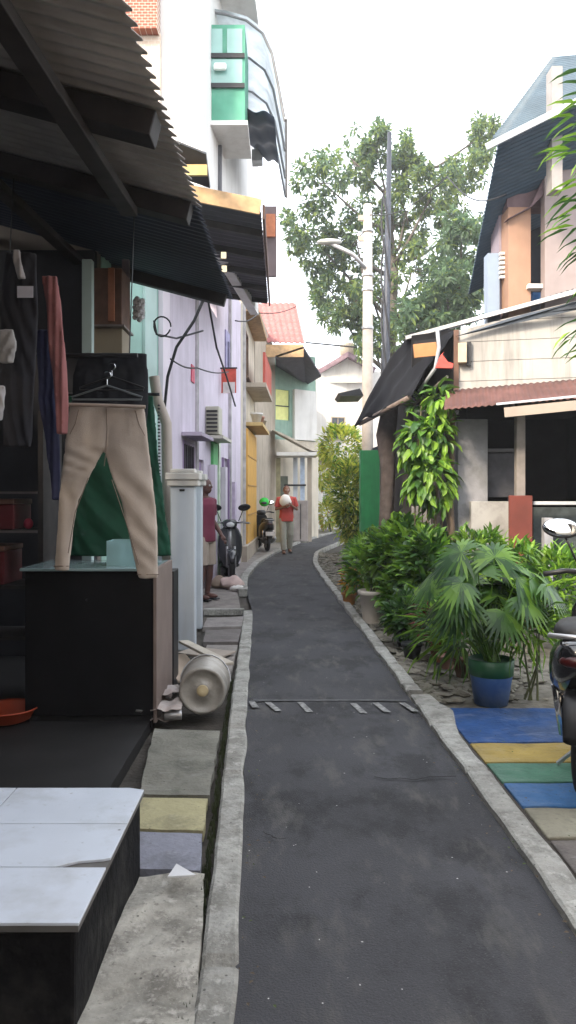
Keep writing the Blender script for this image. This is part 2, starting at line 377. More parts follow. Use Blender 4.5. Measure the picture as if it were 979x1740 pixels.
# petals and scraps on the road
q = MB()
for i in range(85):
    y = 2.0 + random.random() ** 1.3 * 7.5; x = rail(y, 1) + random.random() * (rail(y, 2) - rail(y, 1)); s = random.uniform(.0015, .0048); a = random.random() * 6.3
    e_ = random.uniform(.5, 1); q.add([Vector((x + s * math.cos(a) * math.cos(t) - s * e_ * math.sin(a) * math.sin(t), y + s * math.sin(a) * math.cos(t) + s * e_ * math.cos(a) * math.sin(t), .0165)) for t in (0, 1.1, 2.0, 3.2, 4.2, 5.3)], [(0, 1, 2, 3, 4, 5)])
tag(q.build('litter', mat('pale_petal', (.45, .45, .43), .8), fix=False), 'tiny pale petals and grit scattered over the dark asphalt', 'litter', kind='stuff')
q = MB()
for i in range(420):
    k = random.choice((1, 2, 2)); y = 2.2 + random.random() ** 1.3 * 14; off = abs(random.gauss(0, .05)) + .01; x = rail(y, 1) + off if k == 1 else rail(y, 2) - off
    if random.random() < .3: x = rail(y, 2) + .15 + random.random() * .6
    q.k = random.choice((0, 0, 1)); L = random.uniform(.008, .022); a = random.random() * 6.3; zz = .018 if rail(y, 1) < x < rail(y, 2) else .035
    d = Vector((math.cos(a), math.sin(a), 0)); e = Vector((-d.y, d.x, 0)); p = Vector((x, y, zz))
    q.add([p, p + d * L * .5 + e * L * .3 + Vector((0, 0, .003)), p + d * L, p + d * L * .5 - e * L * .3 + Vector((0, 0, .002))], [(0, 1, 2, 3)])
tag(q.build('fallen_leaves', [mat('dry_leaf', (.10, .075, .045), .8), mat('green_fallen', (.07, .10, .03), .8)], fix=False), 'small dry leaves and crumbs gathered along both kerbs', 'leaves', kind='stuff')
# stones on the verge
q = MB()
for i in range(1100):
    y = 5.55 + random.random() ** 1.2 * 14; x = rail(y, 2) + .13 + random.random() ** 1.5 * 1.3; s = random.uniform(.012, .055)
    M3 = Matrix.Rotation(random.random() * 6.3, 3, 'Z') @ Matrix.Rotation(random.uniform(-.3, .3), 3, 'X')
    q.ball((x, y, s * .1), (s * random.uniform(.9, 1.7), s, s * .34), 6, 4, M3)
tag(q.build('rubble', mat('rubble_stone', (.17, .155, .125), .95, .4, 5, .6, (.08, .08, .05), 6, 1, 40), fix=False, disp=.012, dsc=14), 'broken pale stones and rubble along the right kerb', 'rubble', kind='stuff')
# painted strips on the right verge
def strip(y0, y1, m, zt=.018, xr=2.3, n=1, extra=0):
    mb = MB(); xa = lambda y: rail(y, 2) + .135 + extra
    rings = []
    N = 10
    for i in range(N + 1):
        t = i / N; rings.append([Vector((xa(y0) + (xr - xa(y0)) * t, y0, zt + .006 * noise.noise(Vector((t * 9, y0, 0))))), Vector((xa(y1) + (xr - xa(y1)) * t, y1, zt + .006 * noise.noise(Vector((t * 9, y1, 0))))),
                                 Vector((xa(y1) + (xr - xa(y1)) * t, y1, -.05)), Vector((xa(y0) + (xr - xa(y0)) * t, y0, -.05))])
    mb.loft(rings); return mb
PS = 'painted slabs across the right gutter'
def pm(name, c): return mat(name, c, .6, .25, 9, .75, tuple(x * .5 + .065 for x in c), 4.5, .6, 30)
for nm, y0, y1, m, lab, xr in (
    ('paving_slab', 4.585, 5.31, pm('blue_slab', (.012, .055, .18)), 'wide deep blue painted slab in front of the blue plant pot', 1.86),
    ('paving_slab', 4.245, 4.565, pm('yellow_slab', (.30, .21, .045)), 'mustard yellow painted slab between the blue and green slabs', 2.2),
    ('paving_slab', 3.95, 4.225, pm('green_slab', (.05, .15, .095)), 'green painted slab between the yellow and lower blue slabs', 2.2),
    ('paving_slab', 3.64, 3.93, pm('blue_slab2', (.025, .11, .27)), 'narrow brighter blue painted slab beside the scooter wheel', 2.2),
    ('paving_slab', 3.31, 3.62, mat('bare_slab', (.24, .225, .17), .9, .2, 8, .6, (.1, .09, .07), 4, .6, 40), 'bare beige concrete slab under the scooter wheel', 2.2),
    ('paving_slab', 2.2, 3.28, mat('bare_slab_dark', (.12, .105, .095), .9, .2, 8, .6, (.05, .04, .04), 4, .6, 40), 'dark brown concrete slab at the bottom right of the lane', 2.2)):
    tag(strip(y0, y1, m, xr=xr, extra=.02).build(nm, m, bevel=.006), lab, 'slab', PS)

q = MB(); q.grid(lambda u, v: (lambda y: Vector((rail(y, 2) + .09 + .25 * u, y, .004)))(1.2 + 4.1 * v), 3, 24); struct('gutter', q, soil, fix=False)
# ---- left gutter slabs
GS = 'gutter cover slabs on the left'
def lslab(pix, z, m, lab, th=.05, cut=8, dis=.004):
    P = []
    for (u, v) in pix:
        d = F * (HC - z) / (v - YH); P.append(W(u, v, d))
    mb = MB()
    def fn(u, v):
        p = (P[0] * (1 - u) + P[1] * u) * (1 - v) + (P[3] * (1 - u) + P[2] * u) * v
        return p + Vector((noise.noise(p * 9) * .008, noise.noise(p * 9 + Vector((7, 0, 0))) * .008, noise.noise(p * 6) * dis))
    mb.grid(fn, cut, cut)
    o = mb.build('gutter_slab', m, smooth=False, fix=False); q2 = o.modifiers.new('s', 'SOLIDIFY'); q2.thickness = th; q2.offset = -1 if True else 1
    return tag(o, lab, 'slab', GS)
rough = mat('rough_concrete', (.30, .285, .25), .95, .3, 9, .85, (.10, .095, .08), 3.5, 1.0, 28)
gritty(rough, (.13, .12, .105), (.42, .40, .36))
lslab([(60, 1900), (322, 1900), (348, 1484), (236, 1484)], .02, rough, 'large cracked rough concrete slab at the bottom left beside the tiled step', cut=30, dis=.02)
lslab([(228, 1474), (340, 1480), (345, 1416), (233, 1413)], .02, mat('lavender_slab', (.20, .205, .245), .9, .15, 8, .5, (.12, .12, .13), 5, .5, 40), 'bluish grey slab next to the yellowish one, torn paper on its edge')
lslab([(233, 1408), (346, 1411), (352, 1357), (236, 1355)], .02, mat('yellowish_slab', (.34, .31, .18), .9, .15, 8, .5, (.2, .18, .12), 5, .5, 40), 'faded yellow painted gutter slab')
lslab([(236, 1350), (355, 1352), (374, 1242), (262, 1238)], .02, mat('mossy_slab', (.17, .165, .14), .95, .25, 8, .8, (.08, .085, .065), 4, .8, 40), 'grey mossy slab in front of the white bucket', cut=20, dis=.012)
lslab([(330, 1150), (390, 1152), (404, 1096), (352, 1096)], .02, mat('slab_d', (.20, .18, .165), .9, .2, 8, .5, (.1, .09, .08), 5), 'grey brown slab just behind the plank over the gutter')
lslab([(345, 1091), (405, 1090), (410, 1069), (350, 1071)], .02, mat('slab_e', (.13, .115, .11), .9, .2, 8, .5, (.1, .09, .08), 5), 'darker slab in the middle of the gutter by the white posts')
lslab([(345, 1066), (411, 1064), (414, 1047), (352, 1050)], .02, mat('slab_f', (.22, .2, .19), .9, .2, 8, .5, (.1, .09, .08), 5), 'pale narrow slab nearest the corner of the kerb')
pm_ = MB(); a = [W(u, v, F * 1.43 / (v - YH)) for u, v in ((285, 1492), (300, 1470), (333, 1489))]
pm_.prism(a, (0, 0, .006)); tag(pm_.build('torn_paper', mat('paper', (.55, .55, .56), .8, .05)), 'torn white scrap of paper on the bluish slab edge', 'paper scrap')
for nm_, f_ in (('lavender_slab', 1), ('yellowish_slab', 1), ('mossy_slab', 1), ('slab_d', 1), ('slab_e', 1), ('slab_f', 1), ('blue_slab', 1), ('yellow_slab', 1), ('green_slab', 1), ('blue_slab2', 1), ('bare_slab', 1), ('bare_slab_dark', 1)):
    c_ = _m[nm_].node_tree.nodes; v_ = [x for x in c_ if x.type == 'VECT_MATH'][0].inputs[0].default_value
    dk_ = tuple(x * .5 + .01 for x in v_); lt_ = tuple(x * .75 + .10 for x in v_)
    asphalt_nodes(_m[nm_], [('noise', 3.5, .52, .60, .55, dk_), ('noise', 9, .58, .64, .6, lt_, (.4, 1.6, 1)), ('noise', 55, .58, .66, .6, dk_), ('vor', 15, .09, .05, .8, tuple(x * .4 for x in dk_))])
# gutter dirt/weeds line
q = MB()
for i in range(700):
    y = 2.0 + random.random() * 4.2; x = rail(y, 1) - .122 - random.random() * .022; a = random.random() * 6.3; h = random.uniform(.006, .022)
    q.add([Vector((x, y, -.02)), Vector((x + .012 * math.cos(a), y + .012 * math.sin(a), -.02)), Vector((x + h * .6 * math.sin(a), y + h * .6 * math.cos(a), .0 + h * 1.3))], [(0, 1, 2)])
tag(q.build('weeds', leafmat('dusty_weed', (.05, .06, .03)), fix=False), 'small dusty weeds and dirt in the gap beside the left kerb', 'weeds', kind='stuff')

# ---------------------------------------------------------------- LEFT: tiled step
tb = thing('tiled_step', 'low raised step topped with white glazed tiles, dark painted sides, one tile corner broken', 'tiled step', (-1.2, 2.6, 0))
m = MB(); m.box(-1.9, -.585, 2.1, 3.035, -.05, .305); m.build('base', mat('step_black', (.007, .007, .008), .85, .4, 6, .75, (.035, .034, .032), 5, 1, 22, spec=.12), tb, bevel=.012)
m = MB(); m.box(-1.9, -.572, 2.088, 3.045, .305, .322); m.build('mortar_bed', mat('mortar', (.10, .095, .09), .9), tb)
tile = mat('white_tile', (.56, .60, .67), .22, .06, 3, .5, (.36, .36, .36), 3.5, spec=.5)
asphalt_nodes(tile, [('vor', 9, .07, .03, .8, (.12, .11, .10)), ('noise', 30, .62, .70, .5, (.3, .29, .27))])
m = MB()
ycuts = [2.084, 2.40, 2.715, 3.05]; xc = [-1.9, -1.5, -1.08, -.568]
for i in range(3):
    for j in range(3):
        x0, x1, y0, y1 = xc[i] + .0025, xc[i + 1] - .0025, ycuts[j] + .0025, ycuts[j + 1] - .0025
        z = .3225
        if i == 2 and j == 1:
            pl = [(x0, y0), (x1 - .16, y0), (x1 - .10, y0 + .035), (x1 - .02, y0 + .05), (x1, y0 + .06), (x1, y1), (x0, y1)]
        elif i == 2 and j == 2: pl = [(x0, y0), (x1, y0), (x1, y1 - .02), (x1 - .06, y1), (x0, y1)]
        else: pl = [(x0, y0), (x1, y0), (x1, y1), (x0, y1)]
        m.prism([Vector((a, b, z)) for a, b in pl], (0, 0, .009))
m.build('tile_top', tile, tb, bevel=.0015)
# ---------------------------------------------------------------- LEFT: shop building with corrugated canopy
sh = thing('shop', 'dark open fronted clothes shop under a corrugated canopy with wooden beams', 'shop', (-1.8, 5, 0))
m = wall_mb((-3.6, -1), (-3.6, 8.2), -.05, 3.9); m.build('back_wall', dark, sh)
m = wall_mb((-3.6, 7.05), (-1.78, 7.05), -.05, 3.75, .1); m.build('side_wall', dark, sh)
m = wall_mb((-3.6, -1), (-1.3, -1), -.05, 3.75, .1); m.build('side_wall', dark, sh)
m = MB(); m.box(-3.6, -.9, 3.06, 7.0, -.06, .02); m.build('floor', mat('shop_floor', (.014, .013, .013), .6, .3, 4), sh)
E0, E1 = W(212, 0, 2.7), W(392, 498, 7.6)
def eave(y): t = (y - E0.y) / (E1.y - E0.y); return E0 * (1 - t) + E1 * t
def roofp(y, back): e = eave(y); return Vector((e.x - back, y, e.z + .27 * back))
def sheet(y0, y1, wv, m, nm, back=3.0, dz=0):
    # corrugations run across the lane so the edge reads serrated
    def fn(u, v):
        y = y0 + (y1 - y0) * u; p = roofp(y, back * v); return p + Vector((-.02 * math.sin(2 * math.pi * wv * u) * (1 if v == 0 else 0), 0, dz + .010 * math.sin(2 * math.pi * wv * u)))
    mb = MB(); mb.grid(fn, wv * 6, 4); return mb.build(nm, m, sh, solid=.004, smooth=True)
sheet(-1.2, 4.95, 62, soffit, 'roof_sheet')
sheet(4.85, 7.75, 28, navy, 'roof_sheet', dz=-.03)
for y, ww in ((-.6, .1), (1.6, .1), (3.62, .16), (4.88, .13), (7.6, .10)):
    m = MB(); a = roofp(y, .05) + Vector((0, 0, -.085)); b = roofp(y, 3.0) + Vector((0, 0, -.10)); m.bar(a, b, ww, .12); m.build('rafter', darkwood, sh, bevel=.006)
for bk, ye in ((.42, 4.8), (1.35, 7.7), (2.2, 7.7)):
    m = MB(); m.bar(roofp(-1.1, bk) + Vector((0, 0, -.195)), roofp(ye, bk) + Vector((0, 0, -.195)), .10, .06); m.build('purlin', darkwood, sh, bevel=.006)
m = MB(); m.bar((-1.9, 7.3, -.05), (-1.9, 7.3, 3.9), .08, .08); m.build('post', darkwood, sh)
m = MB(); m.bar((-1.35, -.7, -.05), (-1.35, -.7, 3.3), .09, .09); m.build('post', darkwood, sh)
# counter
ct = thing('shop_counter', 'black waist high shop counter with a glass top ledge and beige end panel', 'counter', (-1.28, 5.25, 0))
m = MB(); m.box(-1.71, -.875, 4.97, 5.55, .06, 1.0); m.build('cabinet', mat('counter_black', (.006, .006, .007), .6, .3, 5, .3, (.012, .012, .012), 3, spec=.15), ct, bevel=.006)
m = MB(); m.box(-.872, -.85, 4.95, 5.62, .02, 1.02); m.build('end_panel', mat('beige_laminate', (.17, .13, .115), .6, .12, 5, .3, (.12, .09, .08), 3), ct, bevel=.003)
m = MB(); m.box(-1.73, -.875, 4.93, 5.58, 1.004, 1.022); m.build('glass_top', mat('glass_ledge', (.22, .30, .31), .1, .05, spec=.7), ct, bevel=.003)
m = MB(); m.box(-1.69, -.89, 4.99, 5.5, -.02, .057); m.build('plinth', black, ct)
m = MB(); m.lathe([(.008, 0), (.012, .01), (.006, .025)], (-1.3, 4.955, .82), 10, (0, -1, 0)); m.build('knob', chrome, ct)
gb = thing('glass_box', 'small clear glass box standing on the shop counter', 'glass box', (-1.17, 5.2, 1.022))
x0, x1, y0, y1, z0, z1 = -1.21, -1.01, 5.1, 5.3, 1.023, 1.19
m = MB(); m.box(x0, x1, y0, y0 + .005, z0, z1); m.box(x0, x1, y1 - .005, y1, z0, z1); m.box(x0, x0 + .005, y0 + .006, y1 - .006, z0, z1); m.box(x1 - .005, x1, y0 + .006, y1 - .006, z0, z1)
m.build('pane', mat('aqua_glass', (.35, .55, .58), .08, .05, alpha=.5, spec=.7), gb)
m = MB(); m.box(x0 + .01, x0 + .09, y0 + .02, y1 - .03, z0 + .002, z0 + .15); m.build('content', mat('pale_aqua', (.25, .42, .45), .5), gb, bevel=.004)
# clothes
def garment(name, lofts, d, m, lab, cat, th=.045, folds=3, fa=.010, group=None, vox=.009, seed=0):
    mb = MB()
    for rows in lofts:
        rings = []; N = 28
        dense = []
        for (v0, a0, b0), (v1, a1, b1) in zip(rows, rows[1:]):
            for k in range(5): t = k / 5; dense.append((v0 + (v1 - v0) * t, a0 + (a1 - a0) * t, b0 + (b1 - b0) * t))
        dense.append(rows[-1])
        for (v, ua, ub) in dense:
            pa = W(ua, v, d); pb = W(ub, v, d); c = (pa + pb) / 2; hw = (pb.x - pa.x) / 2; ring = []
            for k in range(N):
                a = 2 * math.pi * k / N; cx = math.cos(a); sy = math.sin(a)
                x = hw * cx
                y = th / 2 * sy * (abs(sy) ** -.3 if abs(sy) > .01 else 1) + fa * math.sin((c.x + x) * 2 * math.pi * folds / max(.12, 2 * hw) + seed + v * .0015) + .9 * fa * noise.noise(Vector(((c.x + x) * 14, seed, v * .02)))
                ring.append(Vector((c.x + x, d + y, pa.z + .004 * noise.noise(Vector((x * 20, v * .1, seed))))))
            rings.append(ring)
        mb.loft(rings)
    o = mb.build(name, m, remesh=vox)
    return tag(o, lab, cat, group)
HG = 'clothes hanging in the shop front'
beigecloth = mat('beige_cotton', (.42, .355, .305), .9, .08, 9, .25, (.33, .275, .235), 4, .35, 300)
L = [(686, 118, 182), (760, 110, 180), (800, 105, 158), (850, 100, 134), (900, 97, 124), (970, 92, 117)]
Rr = [(690, 178, 246), (760, 176, 253), (800, 186, 258), (850, 205, 264), (900, 217, 268), (983, 235, 269)]
tr = garment('trousers', [L, Rr], 4.6, beigecloth, 'pair of beige trousers hanging by the waist in front of the counter', 'trousers', group=HG, folds=1.2, fa=.007)
m = MB(); a = W(116, 688, 4.575); b = W(248, 692, 4.575); m.tube([a + (b - a) * (i / 8) + Vector((0, -.012 * math.sin(math.pi * i / 8) - .016, 0)) for i in range(9)], .011, 8); m.build('waistband', mat('waist', (.30, .24, .20), .85), tr)
for nm_, pp in (('fly_seam', [(181, 694), (182, 730), (180, 770), (177, 792)]), ('pocket_seam', [(134, 696), (128, 720), (119, 738)]), ('pocket_seam', [(230, 698), (237, 722), (246, 740)]), ('leg_seam', [(150, 812), (128, 870), (116, 940)]), ('leg_seam', [(190, 815), (212, 880), (236, 960)])):
    m = MB(); m.tube([W(u, v, 4.572) for u, v in pp], .0028, 5); m.build(nm_, mat('seam_thread', (.17, .13, .105), .9), tr)
for v_, ua_, ub_ in ((962, 91, 118), (976, 233, 270)):
    m = MB(); m.tube([W(ua_ + (ub_ - ua_) * i / 6, v_, 4.572 + .02 * abs(i - 3) / 3) for i in range(7)], .003, 5); m.build('hem_seam', _m['seam_thread'], tr)
gcl = mat('green_cotton', (.002, .045, .024), .85, .15, 9)
garment('curtain', [[(672, 112, 262), (760, 112, 268), (850, 116, 279), (945, 118, 293)]], 5.64, gcl, 'dark green cloth hanging behind the beige trousers and the counter', 'curtain', group=HG, seed=2, folds=7, fa=.014, th=.045)
garment('shirt', [[(600, 135, 250), (640, 122, 253), (700, 120, 252), (760, 124, 246)], ], 4.86, mat('black_cotton', (.009, .010, .014), .9, .2, 9), 'black folded top hanging above the beige trousers', 'shirt', group=HG, seed=3)
def hanger(cu, cv, d, span, lab, m=black):
    c = W(cu, cv, d); s = span * d / F / 2
    t = thing('clothes_hanger', lab, 'hanger', c, 'plastic clothes hangers')
    q = MB(); q.tube([c, c + Vector((s, 0, -.07)), c + Vector((s * .98, 0, -.085)), c + Vector((-s * .98, 0, -.085)), c + Vector((-s, 0, -.07)), c], .006, 6); q.build('frame', m, t)
    q = MB(); q.tube([c + Vector((0, 0, -.003)), c + Vector((0, 0, .04))] + [c + Vector((.022 * math.sin(a) , 0, .062 - .022 * math.cos(a))) for a in [x * .4 for x in range(1, 11)]], .003, 6); q.build('hook', chrome, t)
    return t
hanger(182, 655, 4.6, 120, 'black plastic hanger carrying the beige trousers', mat('hanger_grey', (.10, .11, .115), .35))
hanger(190, 640, 4.78, 110, 'black plastic hanger behind, carrying the black folded top')
m = MB(); a = W(-60, 560, 4.75); m.bar  # rail
rl = MB(); rl.tube([Vector((-3.4, 4.73, 2.36)), Vector((-.93, 4.73, 2.36))], .014, 8)
rl.tube([Vector((-1.72, 5.66, 2.24)), Vector((-.95, 5.66, 2.24))], .012, 8)
for x in (-3.0, -1.75, -.98): rl.tube([Vector((x, 4.73, 2.37)), Vector((x, 4.88, roofp(4.88, eave(4.88).x - x).z - .16))], .004, 5)
tag(rl.build('clothes_rail', black), 'black clothes rail hung from the canopy beams across the shop front', 'clothes rail')
pinkc = mat('pink_cloth', (.26, .105, .105), .9, .15, 7)
garment('shirt', [[(470, 72, 98), (520, 78, 104), (600, 84, 112), (690, 95, 117), (738, 97, 114)]], 4.5, pinkc, 'long faded pink garment hanging left of the beige trousers', 'shirt', group=HG, seed=4)
garment('shirt', [[(560, 60, 92), (680, 66, 100), (800, 84, 103), (850, 88, 100)]], 4.62, mat('navy_cloth', (.025, .028, .07), .9), 'narrow navy garment behind the pink one', 'shirt', group=HG, seed=5)
garment('shirt', [[(430, 10, 62), (520, 0, 66), (640, 0, 60), (760, 6, 54)]], 4.4, mat('charcoal_cloth', (.018, .018, .024), .9), 'charcoal shirt with a white tag at the far left of the shop', 'shirt', group=HG, seed=6)
q = MB(); a = W(28, 487, 4.34); q.cbox(W(43, 496, 4.34), (.09, .004, .065)); tag(q.build('price_tag', mat('tag_white', (.5, .5, .58), .7)), 'blank white tag pinned on the charcoal shirt', 'tag')
garment('shirt', [[(424, 24, 34), (440, 22, 36), (475, 30, 44)]], 4.3, mat('pale_cloth', (.28, .26, .26), .9), 'small grey sleeve hanging high at the far left', 'shirt', seed=7)
garment('shirt', [[(560, -30, 24), (590, -26, 30), (618, 2, 22)]], 4.25, mat('pale_cloth2', (.30, .29, .29), .9), 'pale grey crumpled shirt at the left picture edge', 'shirt', seed=8)
garment('shirt', [[(655, -40, 10), (690, -40, 8), (715, -30, 3)]], 4.2, mat('pale_cloth3', (.34, .33, .34), .9), 'white cloth hanging at the left edge below the crumpled shirt', 'shirt', seed=9)
# shelf with red boxes inside
sf = thing('display_shelf', 'dark display shelf with pale edge strips inside the shop at the left', 'shelf', (-2.1, 5.6, 0))
m = MB()
for z in (.45, .82, 1.22, 1.5): m.box(-2.75, -1.8, 5.5, 5.95, z, z + .025)
m.build('board', darkwood, sf)
m = MB()
for z in (1.22, 1.5): m.box(-2.75, -1.8, 5.485, 5.497, z + .004, z + .02)
m.build('edge_strip', mat('strip_grey', (.12, .10, .10), .5), sf)
m = MB(); m.box(-2.79, -2.752, 5.5, 5.95, 0.02, 2.1); m.box(-1.798, -1.76, 5.5, 5.95, .02, 2.1); m.build('upright', darkwood, sf)
rb = mat('maroon_box', (.10, .012, .016), .6, .2, 5)
for i, (x0, x1, z, h, lab) in enumerate(((-2.7, -2.35, 1.246, .2, 'maroon storage box at the far left of the shelf middle board'), (-2.33, -1.98, 1.246, .22, 'maroon storage box beside the shelf upright, middle board'), (-2.6, -2.05, .846, .28, 'large maroon box on the lower shelf board'))):
    t = thing('storage_box', lab, 'box', ((x0 + x1) / 2, 5.7, z + .001), 'maroon boxes on the shop shelf')
    m = MB(); m.box(x0, x1, 5.52, 5.9, z + .001, z + h - .04); m.build('body', rb, t, bevel=.006)
    m = MB(); m.box(x0 - .006, x1 + .006, 5.512, 5.908, z + h - .037, z + h); m.build('lid', mat('lid_tan', (.14, .07, .05), .6), t, bevel=.006)
m = MB(); m.ball((-1.9, 5.6, 1.285), (.035, .035, .04), 12, 8); tag(m.build('pink_ball', mat('pink', (.45, .05, .10), .6), smooth=True), 'small bright pink ball on the shelf edge', 'ball')
# basin
bs = MB(); bs.lathe([(.10, 0), (.15, .02), (.19, .085), (.205, .09), (.2, .098), (.18, .085), (.14, .025), (.02, .018)], (-1.83, 4.98, .022), 28)
tag(bs.build('basin', mat('orange_plastic', (.30, .045, .015), .45), smooth=True), 'shallow orange plastic basin on the shop floor', 'basin')
m = MB(); m.prism([G(225, 1219) + Vector((0, 0, .02)), G(235, 1222) + Vector((0, 0, .02)), W(243, 1207, 4.9), W(232, 1206, 4.9)], (0, -.004, 0)); tag(m.build('paper_slip', mat('paper2', (.5, .48, .45), .8)), 'small crumpled white slip at the foot of the counter', 'paper scrap')

# cupboards and posts seen under the far canopy
wc = thing('wall_cupboard', 'brown hanging cupboard with a cream lower door under the canopy', 'cupboard', W(180, 600, 6.6))
m = MB(); a = W(156, 553, 6.6); b = W(207, 455, 6.6); m.box(a.x, b.x, 6.6, 6.95, a.z, b.z); m.build('body', brown, wc, bevel=.008)
a2 = W(156, 602, 6.6); m = MB(); m.box(a2.x, b.x, 6.62, 6.94, a2.z, a.z - .02); m.build('door', mat('cream_door', (.26, .22, .16), .7, .1, 5, .4, (.12, .1, .08)), wc, bevel=.006)
m = MB(); m.box(a.x - .02, b.x + .03, 6.55, 6.96, a.z - .018, a.z - .002); m.build('shelf', mat('shelf_grey', (.2, .17, .16), .6), wc)
c1 = W(184, 545, 6.57); c2 = W(194, 455, 6.57); m = MB(); m.box(c1.x, c2.x, 6.565, 6.597, c1.z, c2.z); m.build('trim', mat('orange_trim', (.32, .13, .07), .7), wc)
def post(u0, u1, v0, v1, d, m, lab, nm='post'):
    a = W(u0, v1, d); b = W(u1, v0, d); q = MB(); q.box(a.x, b.x, d, d + (b.x - a.x), a.z, b.z); return tag(q.build(nm, m, bevel=.006), lab, 'post')
post(139, 156, 440, 1010, 6.3, mat('mint_post', (.40, .50, .49), .6, .05), 'pale mint square post behind the beige trousers')
post(207, 219, 440, 900, 6.9, mat('mauve_post', (.12, .09, .10), .7), 'thin mauve brown post right of the hanging cupboard')

# ---------------------------------------------------------------- left pots, bucket, gate posts, planks
for i, (x, y, h, lab) in enumerate(((-1.03, 7.55, 1.74, 'nearer white steel gate post with a wide cap'), (-1.10, 8.75, 1.76, 'farther white steel gate post with a wide cap'))):
    t = thing('gate_post', lab, 'gate post', (x, y, 0), 'white gate posts')
    m = MB(); m.box(x - .12, x + .12, y - .07, y + .07, -.03, h - .16); m.build('shaft', steelw, t, bevel=.012)
    m = MB(); m.box(x - .15, x + .155, y - .1, y + .1, h - .16, h - .10); m.box(x - .165, x + .17, y - .115, y + .115, h - .0985, h - .03); m.box(x - .12, x + .12, y - .08, y + .08, h - .0285, h + .01); m.build('cap', mat('cap_white', (.52, .50, .47), .7, .08, 5), t, bevel=.01)
    m = MB(); m.box(x - .03, x + .02, y - .078, y - .0715, h - .21, h - .19); m.build('bolt', black, t)
# folded gate leaf between posts
gl = thing('folding_gate', 'white folded steel gate leaf between the two gate posts', 'gate', (-1.08, 8.1, 0))
m = MB()
for i in range(5): m.bar((-1.02 - .02 * i, 7.72 + .19 * i, .06), (-1.02 - .02 * i, 7.72 + .19 * i, 1.5), .03, .12)
m.build('bars', steelw, gl)
m = MB(); m.bar((-1.0, 7.68, 1.52), (-1.1, 8.62, 1.52), .04, .04); m.bar((-1.0, 7.68, .05), (-1.1, 8.62, .05), .04, .04); m.build('rail', steelw, gl)
bk = thing('bucket', 'dented white plastic bucket lying on its side with its base towards the lane', 'bucket', (-.575, 5.1, 0.03))
ax = Vector((.05, -1, .06)).normalized(); c0 = Vector((-.572, 5.12, .185))
plastic = mat('old_white_plastic', (.30, .285, .26), .45, .15, 6, .7, (.15, .125, .10), 4, .3, 30, metal=.35)
m = MB(); m.lathe([(.02, -.0), (.05, .004), (.055, -.004), (.125, -.004), (.135, .008), (.150, .008), (.158, -.005), (.166, -.33), (.176, -.335), (.176, -.35), (.163, -.35), (.15, -.02), (.0, -.018)], c0, 40, ax, cap=False); m.build('body', plastic, bk, smooth=True)
m = MB(); m.lathe([(.0, .001), (.035, .006), (.04, .0)], c0 + ax * .003, 20, ax); m.build('base_knob', mat('ochre_plastic', (.42, .34, .20), .6), bk, smooth=True)
sid = ax.cross(Vector((0, 0, 1))).normalized(); q = [c0 - ax * .335 + sid * .178 * math.cos(a) + (Vector((0, 0, 1)) * .178) * math.sin(a) - ax * .10 * math.sin(a) for a in [math.pi * i / 12 for i in range(13)]]
m = MB(); m.tube(q, .005, 6); m.build('handle', metal, bk)
def plank(a, b, w_, h, m, lab, nm='plank', up=(0, 0, 1)):
    q = MB(); q.bar(a, b, w_, h, up); return tag(q.build(nm, m, bevel=.004), lab, 'plank')
pale = mat('pale_board', (.42, .38, .32), .8, .15, 7, .4, (.22, .19, .16), 4)
plank(W(312, 1090, 6.6), W(388, 1128, 5.55), .085, .022, pale, 'pale plank lying slantwise over the bucket towards the kerb')
plank(Vector((-.98, 6.5, .13)), Vector((-.72, 5.75, .10)), .22, .02, mat('cardboard', (.34, .27, .21), .9, .1, 5), 'sheet of beige cardboard left of the bucket by the white posts', 'cardboard_sheet')
plank(Vector((-.95, 7.1, .05)), Vector((-.55, 6.9, .05)), .3, .02, mat('cardboard2', (.28, .24, .205), .9, .1, 5), 'flat beige board behind the slanting plank', 'board')
q = MB(); q.box(-.90, -.845, 5.66, 5.9, .02, .93); tag(q.build('door_frame', black, bevel=.004), 'narrow black upright frame right behind the counter end', 'frame')
for i, (x, y, z, a) in enumerate(((-.83, 5.1, .03, .3), (-.79, 5.2, .075, -.2), (-.80, 5.05, .11, .1), (-.82, 5.3, .15, .5))):
    q = MB(); q.grid(lambda u, v: Vector((x + (.2 * (u - .5)) * math.cos(a) - .22 * (v - .5) * math.sin(a), y + .2 * (u - .5) * math.sin(a) + .22 * (v - .5) * math.cos(a), z + .03 * noise.noise(Vector((u * 3, v * 3, i * 5))))), 12, 12)
    tag(q.build('scrap_sheet', mat('scrap_pale', (.36, .32, .30), .5, .2, 6, .4, (.2, .12, .1), 5), solid=.003, smooth=True), ['crumpled pale sheet lying lowest in the scrap pile by the counter', 'crumpled sheet lying second in the scrap pile', 'crumpled sheet near the front of the scrap pile', 'crumpled sheet on top at the back of the scrap pile'][i], 'scrap sheet', 'scrap pile beside the counter')
for x, lab in ((-.74, 'silver tin can lying left of the bucket'),):
    q = MB(); q.lathe([(.03, 0), (.033, .004), (.033, .11), (.03, .115)], (x - .07, 5.0, .055), 16, (1, .15, 0)); tag(q.build('tin_can', metal, smooth=True), lab, 'can')

# ---------------------------------------------------------------- LEFT facades
def house(lab, loc, nm='house', cat='house', group=None): return thing(nm, lab, cat, loc, group)
